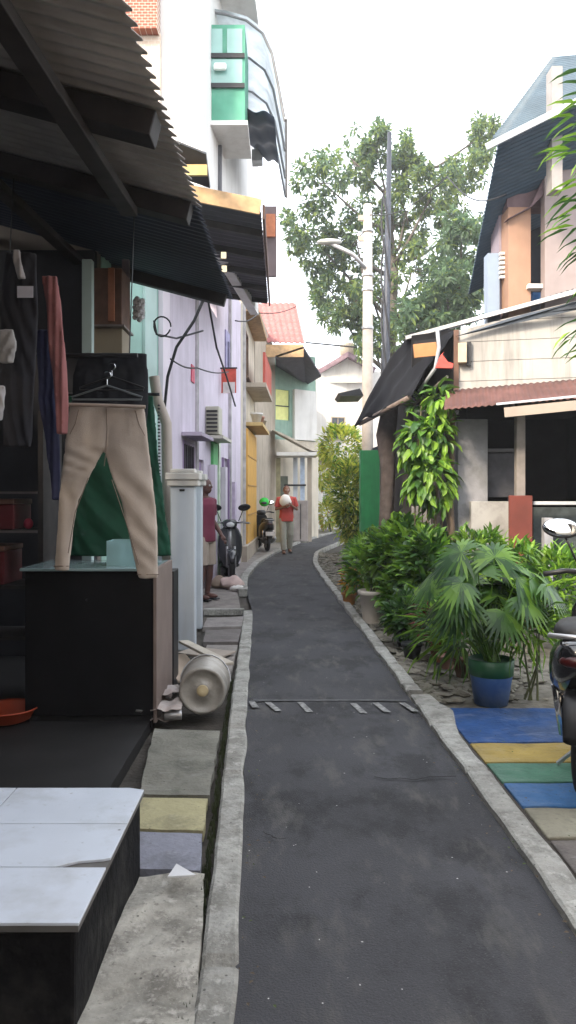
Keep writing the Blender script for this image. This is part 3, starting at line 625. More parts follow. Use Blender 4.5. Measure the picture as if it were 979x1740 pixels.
# mint house
A, B = (-1.78, 7.3), (-1.5, 9.35)
h1 = house('mint green house wall with a white corner strip beside the shop canopy', (-2.2, 8.3, 0))
wall_mb(A, B, -.05, 4.7, .15).build('wall', mint, h1)
wall_mb((-3.5, 7.12), (-1.78, 7.12), -.05, 4.7, .15).build('side_wall', mat('taupe', (.16, .14, .125), .85, .15, 4), h1)
m = MB(); wbox(m, A, B, 1.2, 1.62, -.05, 4.7, .003, .035); m.build('pale_panel', mat('palemint', (.42, .55, .52), .8, .06, 4), h1)
m = MB(); wbox(m, A, B, 1.78, 2.07, -.05, 4.72, .003, .06); m.build('corner_strip', mat('pinkwhite', (.66, .60, .66), .8, .05, 4), h1)
# drain pipe with bend
dp = MB(); dp.tube([W(262, 640, 7.9), W(268, 680, 7.9), W(283, 720, 7.9), W(284, 800, 7.9), W(284, 1000, 7.9)], .055, 12)
tag(dp.build('drain_pipe', mat('pipe_beige', (.36, .31, .27), .6, .1, 5), smooth=True), 'thick beige drain pipe bending down the mint wall', 'pipe')
st = MB(); 
for k in range(34): st.lathe([(.008, 0), (.016, .008), (.008, .016)], W(270 + k * .05, 690, 7.6) + Vector((0, 0, -.034 * k)), 6)
tag(st.build('bead_chain', black), 'dark hanging bead chain in front of the mint wall', 'chain')
q = MB()
for k in range(26):
    p = W(236, 525, 7.0) + Vector((.035 * math.sin(k * 2.4), .03 * math.cos(k * 2.4), -.09 + .007 * k)); q.ball(p, .026, 6, 5)
tag(q.build('white_flowers', mat('petal_white', (.6, .6, .64), .8)), 'small bunch of white flowers hanging before the mint wall', 'flowers')
# lilac house
A, B, D2 = (-1.49, 9.45), (-1.3, 14.0), (-1.05, 17.0)
h2 = house('lilac plastered house with dark window, narrow door and small concrete ledge', (-1.9, 13, 0))
wall_mb(A, B, -.05, 4.72, .15, [(1.05, 2.0, 1.75, 2.25), (2.35, 2.95, 0, 2.05)]).build('wall', lilac, h2)
wall_mb(B, D2, -.05, 5.75, .15, [(.5, 1.2, .35, 2.2)]).build('wall', lilac, h2)
framed_window(h2, A, B, 1.05, 2.0, 1.75, 2.25, lilacd, darkglass, 1)
m = MB(); wbox(m, A, B, 2.36, 2.94, 0.0, 2.04, -.09, -.04); m.build('door', lilacd, h2)
m = MB(); wbox(m, B, D2, .51, 1.19, .36, 2.19, -.09, -.04); m.build('door', mat('lilac_door', (.42, .35, .46), .7, .1, 4), h2)
for s in (.5, 1.17): m = MB(); wbox(m, B, D2, s, s + .05, .36, 2.2, .002, .04); m.build('door_jamb', lilacd, h2)
m = MB(); wbox(m, A, B, 3.1, 4.3, 2.42, 2.47, -.05, .3); m.build('ledge', mat('ledge_cream', (.55, .52, .45), .8, .1, 4), h2)
m = MB(); wbox(m, A, B, 3.75, 4.3, .0, 2.41, .003, .05); m.build('green_panel', mat('leaf_green', (.12, .42, .16), .7, .1, 4), h2)
m = MB(); wbox(m, A, B, 4.31, 4.54, .0, 2.9, .003, .07); m.build('pilaster', mat('pale_pilaster', (.50, .56, .46), .8), h2)
m = MB(); wbox(m, A, B, 3.45, 3.74, .0, 2.0, .003, .12); m.build('pilaster', lilac, h2)
m = MB(); wbox(m, B, D2, .0, .22, 0, 2.0, .003, .16); m.build('pilaster', lilac, h2)
m = MB(); wbox(m, B, D2, 1.5, 1.72, 0, 1.75, .003, .1); m.build('pilaster', mat('lilac2', (.50, .42, .55), .8), h2)
m = MB(); wbox(m, B, D2, .85, 1.35, 3.6, 4.7, .003, .03); m.build('vent_panel', mat('bluish', (.34, .32, .50), .7), h2)
m = MB(); wbox(m, B, D2, 1.02, 1.14, 3.75, 4.5, .032, .05); m.build('vent_slot', mat('bluish_dark', (.13, .12, .2), .7), h2)
m = MB(); wbox(m, A, B, 0, 4.55, -.05, .3, .003, .02); m.build('plinth', mat('plinth', (.14, .10, .11), .85, .2, 5), h2)
for s_ in (2.12, 2.22): m = MB(); wbox(m, A, B, s_, s_ + .03, .3, 4.6, .003, .035); m.build('conduit', mat('conduit_grey', (.45, .43, .44), .6), h2)
m = MB(); wbox(m, A, B, 2.05, 2.32, 1.5, 1.8, .036, .12); m.build('meter', mat('meter_grey', (.30, .32, .33), .5), h2, bevel=.01)
for i_ in range(5): m = MB(); wbox(m, A, B, 1.16 + .17 * i_, 1.175 + .17 * i_, 1.8, 2.2, .0, .02); m.build('window_grille', black, h2)
m = MB(); wbox(m, A, B, .95, 2.1, 2.3, 2.35, .003, .28); m.build('window_hood', mat('hood_lilac', (.42, .36, .45), .8, .1, 4), h2)
m = MB(); wbox(m, B, D2, 1.3, 1.38, .3, 5.6, .003, .06); m.build('downpipe', mat('conduit_grey', (.45, .43, .44), .6), h2)
# shutter-like grille box
gr = thing('louvred_box', 'small cream louvred ventilation box on the lilac wall', 'vent box', onwall(A, B, 3.4, 2.55))
m = MB(); wbox(m, A, B, 3.15, 3.6, 2.5, 2.95, .003, .22); m.build('case', mat('case_cream', (.5, .48, .4), .7, .08, 5), gr, bevel=.006)
m = MB()
for k in range(6): wbox(m, A, B, 3.12, 3.149, 2.53 + k * .065, 2.56 + k * .065, .02, .2)
m.build('louvres', black, gr)
def sign(A, B, s0, s1, z0, z1, m, lab, out=.25, m2=None):
    t = thing('hanging_sign', lab, 'sign', onwall(A, B, s0, z0, out)); q = MB(); wbox(q, A, B, s0, s0 + .02, z0, z1, .02, out); q.build('panel', m, t)
    if m2: q = MB(); wbox(q, A, B, s0 - .004, s0 - .001, z0, z0 + (z1 - z0) * .45, .05, out - .02); q.build('white_field', m2, t)
    q = MB(); wbox(q, A, B, s0, s0 + .03, z1 + .003, z1 + .03, .0, out + .02); q.build('bracket', black, t)
sign(B, D2, .35, .4, 3.4, 3.85, mat('sign_red', (.62, .10, .07), .6), 'small red and white hanging sign on the lilac wall', .30, mat('sign_white', (.7, .66, .64), .7))
q = MB(); wbox(q, A, B, 1.7, 1.95, 3.15, 3.4, .004, .02); tag(q.build('sticker', mat('sticker_pink', (.62, .10, .16), .6)), 'pinkish red paper stuck high on the lilac wall', 'sticker')
# cables
def cab(pts, r, lab, nm='cable', sag=0):
    P = [Vector(p) for p in pts]; out = []
    for i in range(len(P) - 1):
        for k in range(10):
            t = k / 10; p = P[i] * (1 - t) + P[i + 1] * t; p.z -= sag * math.sin(math.pi * t); out.append(p)
    out.append(P[-1]); q = MB(); q.tube(out, r, 6); return tag(q.build(nm, cable, smooth=True), lab, 'cable')
cab([W(350, 500, 8.6), W(330, 545, 8.6), W(300, 590, 8.6), W(285, 640, 8.6), W(279, 700, 8.6)], .017, 'thick black cable slanting down left from the canopy end')
cab([W(352, 500, 9.5), W(368, 590, 10), W(385, 640, 12), W(400, 690, 13.4)], .014, 'black cable running down right across the lilac wall')
cab([W(262, 545, 7.7), W(266, 568, 7.8), W(300, 575, 8.5), W(345, 562, 9)], .011, 'slack black cable loop across the mint and lilac walls')
cab([W(290, 610, 8.4), W(335, 625, 10), W(388, 632, 13)], .010, 'thin black cable crossing the lilac wall under the loop', sag=.04)
lp = MB(); c = W(276, 555, 7.7); lp.tube([c + Vector((.085 * math.cos(a), .02 * math.sin(a * 2), .10 * math.sin(a))) for a in [i * .35 for i in range(18)]], .008, 6); tag(lp.build('cable_coil', cable), 'coiled black cable hung on the mint wall', 'cable')
cab([W(400, 545, 14), W(440, 532, 17), W(505, 520, 22)], .012, 'thin cable from the lilac house towards the red tiled roof', sag=.08)
cab([W(520, 582, 20), W(605, 590, 18.2)], .02, 'dark cable from the far eave to the concrete pole')
cab([W(626, 365, 18), W(760, 300, 14), W(860, 330, 11.5)], .012, 'thin overhead cable from the concrete pole to the blue roofed house', sag=.25)

# ---------------------------------------------------------------- upper white house over the left side
h3 = house('bright white upper storey house with a green shuttered balcony above the left side', (-1.8, 11, 4.7), 'upper_house')
A, B = (-3.4, 9.5), (-1.05, 9.5)
wall_mb(A, B, 4.6, 10.5, .15).build('wall', white, h3)
A2, B2 = (-1.05, 9.5), (-.56, 14.5)
holes = []
wall_mb(A2, B2, 4.9, 8.35, .15, holes).build('wall', white, h3)
m = MB(); m.prism([Vector((-1.07, 9.35, 8.352)), Vector((-.5, 9.4, 8.352)), Vector((-.3, 14.5, 8.352)), Vector((-1.3, 14.5, 8.352))], (0, 0, .12)); m.build('roof_slab', white, h3)
grn = mat('balcony_green', (.08, .30, .20), .6, .15, 4, .3, (.2, .28, .25), 2)
xa, xb = W(347, 0, 10).x, W(416, 0, 10).x; za, zb = W(0, 208, 10).z, W(0, 42, 10).z
m = MB(); m.box(xa, xb, 10.0, 10.9, za, zb); m.build('green_balcony', grn, h3)
m = MB(); m.box(xa - .01, xb + .04, 9.94, 10.95, za - .06, za - .002); m.build('balcony_slab', white, h3)
m = MB(); m.box(xa + .04, xa + .24, 9.985, 9.998, za + .9, zb - .06); m.box(xa + .30, xb - .03, 9.985, 9.998, za + .9, zb - .06); m.box(xa + .04, xb - .03, 9.985, 9.998, za + .50, za + .82); m.build('green_pane', mat('pane_green', (.22, .40, .36), .2, .15, 3, spec=.6), h3)
for z in (za + .47, za + .86):
    m = MB(); m.box(xa, xb, 9.965, 9.984, z - .03, z + .03); m.build('rail', black, h3)
m = MB(); wbox(m, A2, B2, .95, .99, 4.95, 6.27, .003, .05); m.build('downpipe', mat('pipe_dark', (.10, .10, .11), .6), h3)
m = MB(); m.box(xa + .13, xa + .30, 9.90, 9.96, za + .64, za + .74); m.build('lamp', mat('lamp_white', (.75, .8, .75), .4), h3, bevel=.03)
# brick infill at the top left
m = MB(); a = W(205, 52, 9.3); b = W(268, -60, 9.3); m.box(a.x, b.x, 9.25, 9.49, a.z, b.z); m.build('brick_infill', brickmat('orange_brick', (.30, .10, .06), (.25, .08, .05), (.6, .5, .42), 7), h3)
m = MB(); a = W(205, 330, 9.4); b = W(272, 54, 9.4); m.box(a.x, b.x, 9.40, 9.495, a.z, b.z); m.build('brick_wall', brickmat('pale_brick', (.58, .46, .36), (.64, .54, .44), (.68, .62, .54), 6), h3)
# translucent arched canopy
cn = thing('arched_canopy', 'translucent grey arched plastic canopy over the green balcony', 'canopy', (-.8, 11, 7))
prof = [(346, 12), (385, 18), (420, 28), (448, 50), (464, 85), (474, 135), (486, 200)]
m = MB()
def cf(u, v):
    t = u * (len(prof) - 1); i = min(int(t), len(prof) - 2); t -= i
    uu = prof[i][0] * (1 - t) + prof[i + 1][0] * t; vv = prof[i][1] * (1 - t) + prof[i + 1][1] * t
    p = W(uu, vv, 10.2); return Vector((p.x, 10.2 + 2.6 * v, p.z - .05 * v))
m.grid(cf, 24, 8)
pc = mat('polycarbonate', (.66, .70, .74), .35, .1, 3, .3, (.25, .25, .27), 2); b_ = pc.node_tree.nodes['Principled BSDF']; b_.inputs['Alpha'].default_value = .6
m.build('sheet', leafmat('polycarb', (.62, .66, .68), .65), cn, smooth=True, fix=False)
for v in (0.02, .35, .7, .98): q = MB(); q.tube([cf(i / 24, v) + Vector((-.015, 0, -.02)) for i in range(25)], .018, 6); q.build('rib', mat('rib_grey', (.2, .2, .21), .5), cn)
m = MB(); a = cf(1, 0); b = cf(1, 1); m.tube([a, b], .02, 6); m.build('edge_bar', metal, cn)
# navy tarp below it
m = MB()
TP = [W(392, 186, 10.6), W(466, 196, 10.6), W(473, 276, 11.6), W(436, 262, 12.6)]
m.grid(lambda u, v: (TP[0] * (1 - u) + TP[1] * u) * (1 - v) + (TP[3] * (1 - u) + TP[2] * u) * v + Vector((0, .05 * math.sin(u * 14), .03 * math.sin(v * 16 + u * 3))), 30, 20)
tag(m.build('tarpaulin', mat('tarp_blue', (.05, .065, .10), .45, .2, 5), solid=.005, smooth=True), 'creased dark blue tarpaulin hanging below the arched canopy', 'tarpaulin')
q = MB(); a = W(428, 272, 12.2); b = W(446, 253, 12.2); q.box(a.x, b.x, 12.2, 12.45, a.z, b.z); tag(q.build('meter_box', mat('box_grey', (.45, .45, .45), .6), bevel=.01), 'small pale grey box under the blue tarpaulin on the white wall', 'box')
# balcony soffit (awning 2)
aw = thing('boarded_canopy', 'boarded canopy with shade put into its dark boards, tan front fascia jutting over the lane', 'canopy', (-.9, 11, 4.7))
NL, NR, FR, FL = Vector((-1.62, 8.35, 4.85)), Vector((-.30, 8.45, 4.62)), Vector((-.37, 14.1, 5.05)), Vector((-1.6, 14.1, 5.2))
corr(NL, FL, NR, FR, 30, .02).build('sheet', mat('board_shaded', (.05, .045, .055), .7, .2, 4), aw, solid=.02)  # shade under the canopy is put into the dark board colour
m = MB(); m.bar(NL + Vector((0, -.03, .04)), NR + Vector((0, -.03, .04)), .03, .17); m.build('front_fascia', tan, aw, bevel=.004)
m = MB(); m.bar(NR + Vector((.03, 0, .0)), FR + Vector((.03, 0, .0)), .03, .16); m.build('side_fascia', brown, aw, bevel=.004)
for t in (.12, .32, .52, .72, .92):
    a = NL * (1 - t) + FL * t; b = NR * (1 - t) + FR * t; m = MB(); m.bar(a - Vector((0, 0, .07)), b - Vector((0, 0, .07)), .07, .08); m.build('joist', darkwood, aw)
m = MB(); a = W(447, 470, 14.2); b = W(470, 352, 14.2); m.box(a.x, b.x, 14.15, 14.25, a.z, b.z); m.build('end_panel', mat('brown_panel', (.16, .12, .12), .8, .15, 4), aw)
m = MB(); a = W(452, 402, 14.1); b = W(468, 364, 14.1); m.box(a.x, b.x, 14.08, 14.14, a.z, b.z); m.build('orange_patch', mat('orange_p', (.55, .2, .1), .8), aw)
for k in range(2):
    q = MB(); a = W(376 + k, 440 + 23 * k, 8.3); q.box(a.x, a.x + .055, 8.28, 8.31, a.z, a.z + .07); tag(q.build('clip_board', mat('clip', (.45, .40, .28), .7)), ['upper small cream card clipped at the canopy edge', 'lower small cream card clipped at the canopy edge'][k], 'card')
sc_ = thing('small_canopy', 'small dark canopy with a yellow fascia above the corrugated edge', 'canopy', W(330, 290, 8.1))
P = [W(296, 240, 7.9), W(350, 262, 7.9), W(357, 320, 8.5), W(300, 300, 8.5)]
m = MB(); m.prism(P, (0, .05, .04)); m.build('sheet', black, sc_)
m = MB(); a = W(308, 298, 7.85); b = W(352, 280, 7.85); m.box(a.x, b.x, 7.84, 7.88, a.z, b.z); m.build('fascia', mat('yellow_f', (.5, .36, .14), .7), sc_)
# ---------------------------------------------------------------- LEFT far houses
A, B = (-1.04, 17.02), (-.93, 21.0)
h4 = house('narrow cream house with an ochre lower wall and a red balcony panel', (-1.4, 19, 0))
wall_mb(A, B, -.05, 6.3, .2, [(.9, 1.9, 4.3, 5.4)]).build('wall', cream, h4)
framed_window(h4, A, B, .9, 1.9, 4.3, 5.4, mat('frame_brown', (.2, .13, .09), .7), darkglass, 1)
m = MB(); wbox(m, A, B, .9, 3.95, .34, 3.05, .003, .07); m.build('ochre_cladding', yellow, h4)
m = MB(); wbox(m, A, B, .1, 3.97, -.05, .335, .003, .12); m.build('plinth', beige, h4)
m = MB(); wbox(m, A, B, 1.0, 3.9, 3.12, 3.2, .0, .42); m.build('ledge', mat('ledge_y', (.5, .36, .16), .8), h4)
m = MB(); wbox(m, A, B, .9, 3.9, 4.02, 4.12, .0, .5); m.build('balcony_floor', beige, h4)
m = MB(); wbox(m, A, B, 1.0, 3.9, 4.125, 4.85, .42, .48); m.build('balcony_panel', mat('brick_red', (.42, .08, .055), .75, .15, 4), h4)
m = MB(); wbox(m, A, B, .5, 4.0, 5.7, 5.8, .0, .35); m.build('ledge', tan, h4)
# clutter above ochre wall
cl = mat('pot_clay', (.45, .25, .19), .8); 
for i, (s, z, mm, lab) in enumerate(((1.3, 3.2, white, 'white flower pot on the ledge above the ochre wall'), (2.1, 3.2, cl, 'pink clay pot on the ledge above the ochre wall'), (3.0, 3.2, beige, 'beige pot farthest along the ledge above the ochre wall'))):
    t = thing('ledge_pot', lab, 'plant pot', onwall(A, B, s, z, .25), 'pots on the ledge')
    q = MB(); q.lathe([(.09, 0), (.14, .2), (.155, .2), (.155, .24), (.12, .235)], onwall(A, B, s, z + .001, .25), 14); q.build('pot', mm, t, smooth=True)
m = MB(); wbox(m, A, B, .35, .42, .3, 6.2, .003, .07); m.build('downpipe', _m['conduit_grey'], h4)
for z_ in (1.0, 1.7, 2.4): m = MB(); wbox(m, A, B, .95, 3.9, z_, z_ + .03, .071, .085); m.build('cladding_rail', mat('ochre_dark', (.40, .21, .04), .7), h4)
# tall beige house 2 with red tiled roof
A, B = (-.92, 21.05), (-.42, 25.0)
h5 = house('tall beige house with a red tiled roof, green upper wall and yellow curtain', (-1.2, 24, 0))
wall_mb(A, B, -.05, (6.9, 6.2), .2).build('wall', beige, h5)
A2, B2 = (-.42, 25.02), (.95, 26.2)
wall_mb(A2, B2, -.05, 6.2, .2, [(.02, .62, 3.95, 4.95), (.15, .55, .05, 2.2)]).build('front_wall', mint if False else mat('sea_green', (.26, .38, .31), .8, .12, 4, .4, (.10, .22, .17), 2, streak=True), h5)
m = MB(); wbox(m, A2, B2, -.0, .64, 3.9, 4.98, -.1, -.06); m.build('curtain', mat('yellow_curtain', (.80, .80, .32), .8, .1, 6), h5)
m = MB(); wbox(m, A2, B2, .02, .62, 4.4, 4.43, -.055, -.02); m.build('window_bar', black, h5)
m = MB(); wbox(m, A2, B2, -.02, 1.9, -.05, 3.3, .003, .03); m.build('lower_wall', cream, h5)
m = MB(); wbox(m, A2, B2, .75, 1.75, 3.32, 5.0, .003, .12); m.build('white_bay', white, h5)
m = MB(); wbox(m, A2, B2, .12, .5, .0, 2.1, .031, .06); m.build('door', mat('olive_door', (.09, .10, .07), .7), h5)
m = MB(); a = W(430, 515, 27); 
rt = corr(W(432, 516, 26.5), W(502, 515, 26.5), W(455, 580, 23.2), W(517, 581, 23.2), 2, .0)
def tiles(u, v):
    p = (W(426, 516, 26.5) * (1 - u) + W(502, 515, 26.5) * u) * (1 - v) + (W(440, 581, 23.2) * (1 - u) + W(517, 583, 23.2) * u) * v
    k = (v * 9) % 1; return p + Vector((0, -.02, .09 * k + .02 * math.sin(u * 50)))
m = MB(); m.grid(tiles, 60, 54); m.build('tiled_roof', mat('pink_tiles', (.34, .13, .12), .8, .12, 5), h5, solid=.03)
m = MB(); a = W(448, 607, 23.1); b = W(516, 586, 23.1); m.box(a.x, b.x, 23.05, 23.12, a.z, b.z); m.build('fascia', tan, h5)
m = MB(); P = [W(468, 608, 23.05), W(516, 592, 23.05), W(546, 640, 24.5), W(520, 655, 26.2), W(470, 628, 26.0)]; m.prism(P, (0, 0, .06)); m.build('eave', mat('eave_dark', (.06, .055, .075), .7), h5)
# ledge canopy + posts beyond the person
lc = thing('porch_canopy', 'thin white porch canopy with dark brackets beyond the walking person', 'canopy', (.2, 25.0, 0))
m = MB(); a = W(470, 774, 23.6); b = W(540, 768, 23.6); m.box(a.x, b.x, 23.6, 25.1, a.z, b.z); m.build('slab', white, lc)
P = [W(462, 730, 23.7), W(478, 735, 23.7), W(545, 768, 23.7), W(470, 768, 23.7)]
m = MB(); m.prism(P[:3] + [W(530, 766, 23.7)], (0, 1.2, 0)); m.build('sloping_roof', cream, lc)
for u, c in ((473, mat('post_olive', (.30, .27, .16), .8)), (502, steelw), (514, mat('post_blue', (.42, .50, .62), .6)), (526, beige)):
    a = W(u, 905, 24.2); m = MB(); m.box(a.x - .07, a.x + .07, 24.1, 24.24, -.03, 2.66); m.build('post', c, lc)
m = MB(); a = W(483, 826, 24.0); b = W(520, 823, 24.0); m.box(a.x, b.x, 23.98, 24.03, a.z, b.z); m.build('rail', black, lc)
for u0, u1, v0, c, lab in ((498, 522, 850, mat('drum', (.33, .29, .27), .7, .15, 5), 'grey brown cabinet standing by the far porch posts'),):
    a = W(u0, 905, 24.6); b = W(u1, v0, 24.6); t = thing('street_cabinet', lab, 'cabinet', (a.x, 24.6, 0))
    m = MB(); m.box(a.x, b.x, 23.5, 24.0, .06, b.z); m.build('body', c, t, bevel=.02); m = MB(); m.box(a.x - .02, b.x + .02, 23.47, 24.03, 0, .06); m.build('base', concrete, t)
    m = MB(); m.box((a.x + b.x) / 2 - .01, (a.x + b.x) / 2 + .01, 23.488, 23.498, .12, b.z - .1); m.build('door_seam', black, t)
# far houses closing the bend
A, B = (.7, 33.0), (4.5, 37.5)
h6 = house('far bright white gabled house with a purple roof beyond the bend', (2.5, 36, 0))
A, B = (.95, 33.0), (4.6, 34.5)
wall_mb(A, B, -.05, 7.0, .2, [(1.0, 1.7, 3.9, 4.9), (2.3, 3.0, 1.0, 2.2)]).build('wall', white, h6)
framed_window(h6, A, B, 1.0, 1.7, 3.9, 4.9, beige, darkglass, 1); framed_window(h6, A, B, 2.3, 3.0, 1.0, 2.2, beige, darkglass, 1)
m = MB(); P = [W(540, 628, 33.1), W(592, 597, 32.7), W(640, 625, 33.4)]
m.prism(P + [W(636, 632, 33.4), W(592, 606, 32.7), W(545, 634, 33.1)], (0, 3, 0)); m.build('roof', mat('purple_roof', (.22, .15, .18), .7), h6)
m = MB(); m.prism([W(546, 632, 33.25), W(592, 606, 33.2), W(634, 632, 33.5), W(630, 650, 33.5), W(550, 650, 33.3)], (0, .2, 0)); m.build('gable', white, h6)
m = MB(); wbox(m, A, B, .2, 3.4, 2.9, 2.98, .0, .9); m.build('porch_roof', cream, h6)
t = thing('water_tank', 'small white rooftop water tank on the far white house', 'water tank', W(592, 606, 33)); m = MB(); m.lathe([(.0, 0), (.36, .01), (.38, .3), (.36, .5), (.15, .6), (.0, .61)], W(592, 606, 33.2), 18, cap=False); m.build('tank', beige, t, smooth=True)
m = MB(); m.box(W(592, 606, 33.2).x - .4, W(592, 606, 33.2).x + .4, 32.9, 33.5, W(592, 606, 33.2).z - .1, W(592, 606, 33.2).z - .002); m.build('stand', white, t)
A, B = (.96, 26.22), (1.2, 32.9)
h7 = house('pale side house behind the porch canopy at the bend', (1, 29, 0)); wall_mb(A, B, -.05, 5.3, .2, [(2, 2.9, 2.6, 3.6)]).build('wall', white, h7); framed_window(h7, A, B, 2, 2.9, 2.6, 3.6, beige, darkglass)
# wall behind the sunlit shrubs at the bend (right)
h8 = house('low pale yellow garden wall behind the sunlit shrubs at the bend', (4, 31, 0), 'garden_wall', 'wall'); wall_mb((3.4, 30.5), (9, 27), -.05, 2.1, .2).build('wall', mat('sunny_wall', (.62, .55, .36), .8, .1, 4), h8)
m = MB(); wbox(m, (3.4, 30.5), (9, 27), 0, 6.5, 2.105, 2.17, -.23, .03); m.build('coping', concrete, h8)

# ---------------------------------------------------------------- poles
p0 = W(625, 640, 18)
up = thing('utility_pole', 'pale concrete utility pole in front of the big tree', 'utility pole', (p0.x, 18, 0))
m = MB(); m.tube([(p0.x, 18, -.1), (p0.x, 18, 4), (p0.x, 18, W(0, 348, 18).z)], [.145, .13, .10], 14); m.build('shaft', mat('pole_concrete', (.50, .44, .38), .85, .1, 5, .4, (.28, .25, .2), 3), up, smooth=True)
for v in (395, 470, 495, 560): m = MB(); m.lathe([(.135, 0), (.14, .01), (.14, .06), (.135, .07)], (p0.x, 18, W(0, v, 18).z), 14); m.build('band', metal, up)
m = MB(); m.tube([W(620, 455, 17.9), W(600, 432, 17.9), W(560, 412, 17.9)], .05, 8); m.build('lamp_arm', metal, up, smooth=True)
m = MB(); m.ball(W(560, 411, 17.9), (.30, .12, .07), 12, 8); m.build('lamp_head', mat('lamp_grey', (.45, .45, .42), .5), up, smooth=True)
m = MB()
for k, z in enumerate((W(0, 375, 18).z, W(0, 410, 18).z)): m.box(p0.x - .22, p0.x - .1, 17.96, 18.04, z, z + .12)
m.build('insulator', mat('insul', (.4, .32, .25), .4), up)
p1 = W(655, 640, 22)
mt = thing('steel_mast', 'tall dark steel mast wrapped in cables rising through the tree', 'mast', (p1.x, 22, 0))
m = MB(); m.tube([(p1.x, 22, -.1), (p1.x + .02, 22, 6), (p1.x + .12, 22, W(0, 225, 22).z)], [.13, .11, .06], 10); m.build('shaft', mat('mast_dark', (.035, .04, .055), .5), mt, smooth=True)
for k in range(3): m = MB(); m.tube([(p1.x + .12 * math.sin(i * .9 + k * 2), 22 + .13 * math.cos(i * .9 + k * 2), .2 + i * .62) for i in range(17)], .03, 6); m.build('wire', cable, mt, smooth=True)

# ---------------------------------------------------------------- foliage
def leaf(mb, p, d, up, L, Wd, droop=.3, mid=.45):
    d = d.normalized(); s = d.cross(up)
    if s.length < .01: s = d.cross(Vector((1, 0, 0)))
    s.normalize(); n = s.cross(d)
    a = p; b1 = p + d * L * mid * .55 + s * Wd * .42 + n * L * .04; b2 = p + d * L * mid * .55 - s * Wd * .42 + n * L * .04; c = p + d * L * mid - n * 0
    e1 = p + d * L * .72 + s * Wd * .36 - n * L * droop * .35; e2 = p + d * L * .72 - s * Wd * .36 - n * L * droop * .35; t = p + d * L - n * L * droop; m2 = p + d * L * .62 - n * (L * droop * .25 + Wd * .12)
    b = len(mb.v); mb.v += [a, b1, e1, t, e2, b2, m2]; mb.f += [(b, b + 1, b + 2, b + 6), (b + 2, b + 3, b + 6), (b, b + 6, b + 4, b + 5), (b + 6, b + 3, b + 4)]; mb.mi += [mb.k] * 4
def rdir(): 
    z = random.uniform(-1, 1); a = random.random() * 6.283; r = math.sqrt(1 - z * z); return Vector((r * math.cos(a), r * math.sin(a), z))
G1 = leafmat('leaf_mid', (.085, .19, .026)); G2 = leafmat('leaf_light', (.20, .35, .04)); G3 = leafmat('leaf_dark', (.04, .10, .025)); G4 = leafmat('leaf_sunlit', (.48, .50, .08), .5)  # yellow leaf has the sunlight at the bend put into its colour
T1 = leafmat('tree_leaf_mid', (.13, .20, .10), .6); T2 = leafmat('tree_leaf_light', (.22, .29, .08), .6); T3 = leafmat('tree_leaf_dark', (.09, .15, .085), .55)  # tree leaf colours paled to carry the distant haze
GO = leafmat('leaf_orange', (.50, .25, .03), .4); GR = leafmat('leaf_red', (.20, .03, .035), .3)
def bushleaves(mb, blobs, n, L, Wd, weights=(.5, .25, .25), shell=.55, upbias=.35, droop=.35):
    tot = sum(r[0] * r[1] * r[2] for c, r in blobs)
    for c, r in blobs:
        for i in range(int(n * r[0] * r[1] * r[2] / tot)):
            q = rdir(); k = shell + (1 - shell) * random.random() ** .6; k *= 1 + .25 * noise.noise(Vector(c) + q * 1.7)
            p = Vector(c) + Vector((q.x * r[0], q.y * r[1], q.z * r[2])) * k
            if p.z < .03: continue
            d = (q + Vector((0, 0, upbias)) + rdir() * .7); mb.k = random.choices((0, 1, 2), weights)[0]
            leaf(mb, p, d, Vector((0, 0, 1)) + rdir() * .4, L * random.uniform(.6, 1.25), Wd * random.uniform(.6, 1.2), droop)
def potted(name, lab, blobs, n, L, Wd, loc, pot=None, potm=None, mats=(G1, G2, G3), weights=(.5, .25, .25), stems=5, group='leafy plants along the right wall', **k):
    t = thing(name, lab, 'plant', loc, group); loc = Vector(loc)
    z = 0
    if pot:
        r, h = pot; q = MB(); q.lathe([(r * .72, 0), (r * .95, h * .86), (r * 1.08, h * .87), (r * 1.1, h), (r * .93, h), (r * .9, h * .85), (0, h * .84)], loc, 22, cap=False); q.build('pot', potm, t, smooth=True); z = h * .85
    q = MB()
    for i in range(stems):
        c, r_ = random.choice(blobs); e = Vector(c) + rdir() * min(r_) * .6; a = loc + Vector((random.gauss(0, .03), random.gauss(0, .03), z)); mm = (a + e) / 2 + rdir() * .06
        q.tube([a, mm, e], [.010, .007, .004], 5)
    q.build('stem', mat('stem_green', (.08, .09, .04), .7), t)
    q = MB(); bushleaves(q, blobs, n, L, Wd, weights, **k); q.build('foliage', list(mats), t, fix=False)
    return t
def bl(u0, v0, u1, v1, d, ry):   # ellipsoid covering a region at distance d
    a = W(u0, v1, d); b = W(u1, v0, d); return ((a + b) / 2, ((b.x - a.x) / 2, ry, (b.z - a.z) / 2))
# broad leaved bush by the verge
potted('broad_leaf_bush', 'bright green broad leaved bush in a white pot beside the kerb', [bl(632, 885, 745, 1010, 9.0, .4), bl(595, 930, 665, 1010, 9.3, .3), bl(650, 960, 730, 1050, 8.6, .3)], 1700, .16, .095, (1.0, 8.95, 0), (.17, .38), mat('pot_white', (.50, .44, .38), .7, .1, 5, .4, (.25, .2, .15), 4), weights=(.4, .45, .15), stems=12)
potted('ficus_shrub', 'dense green shrub in a black pot right of the white pot', [bl(680, 905, 775, 1040, 8.3, .4), bl(700, 985, 765, 1070, 7.9, .25)], 1400, .15, .085, (1.32, 7.9, 0), (.20, .32), black, weights=(.5, .2, .3), stems=10)
potted('low_shrub', 'small dark leaved shrub crouching in front of the black pot', [bl(660, 1010, 730, 1085, 7.5, .22)], 420, .12, .07, (1.17, 7.5, 0), (.13, .22), black, weights=(.3, .1, .6), stems=6)
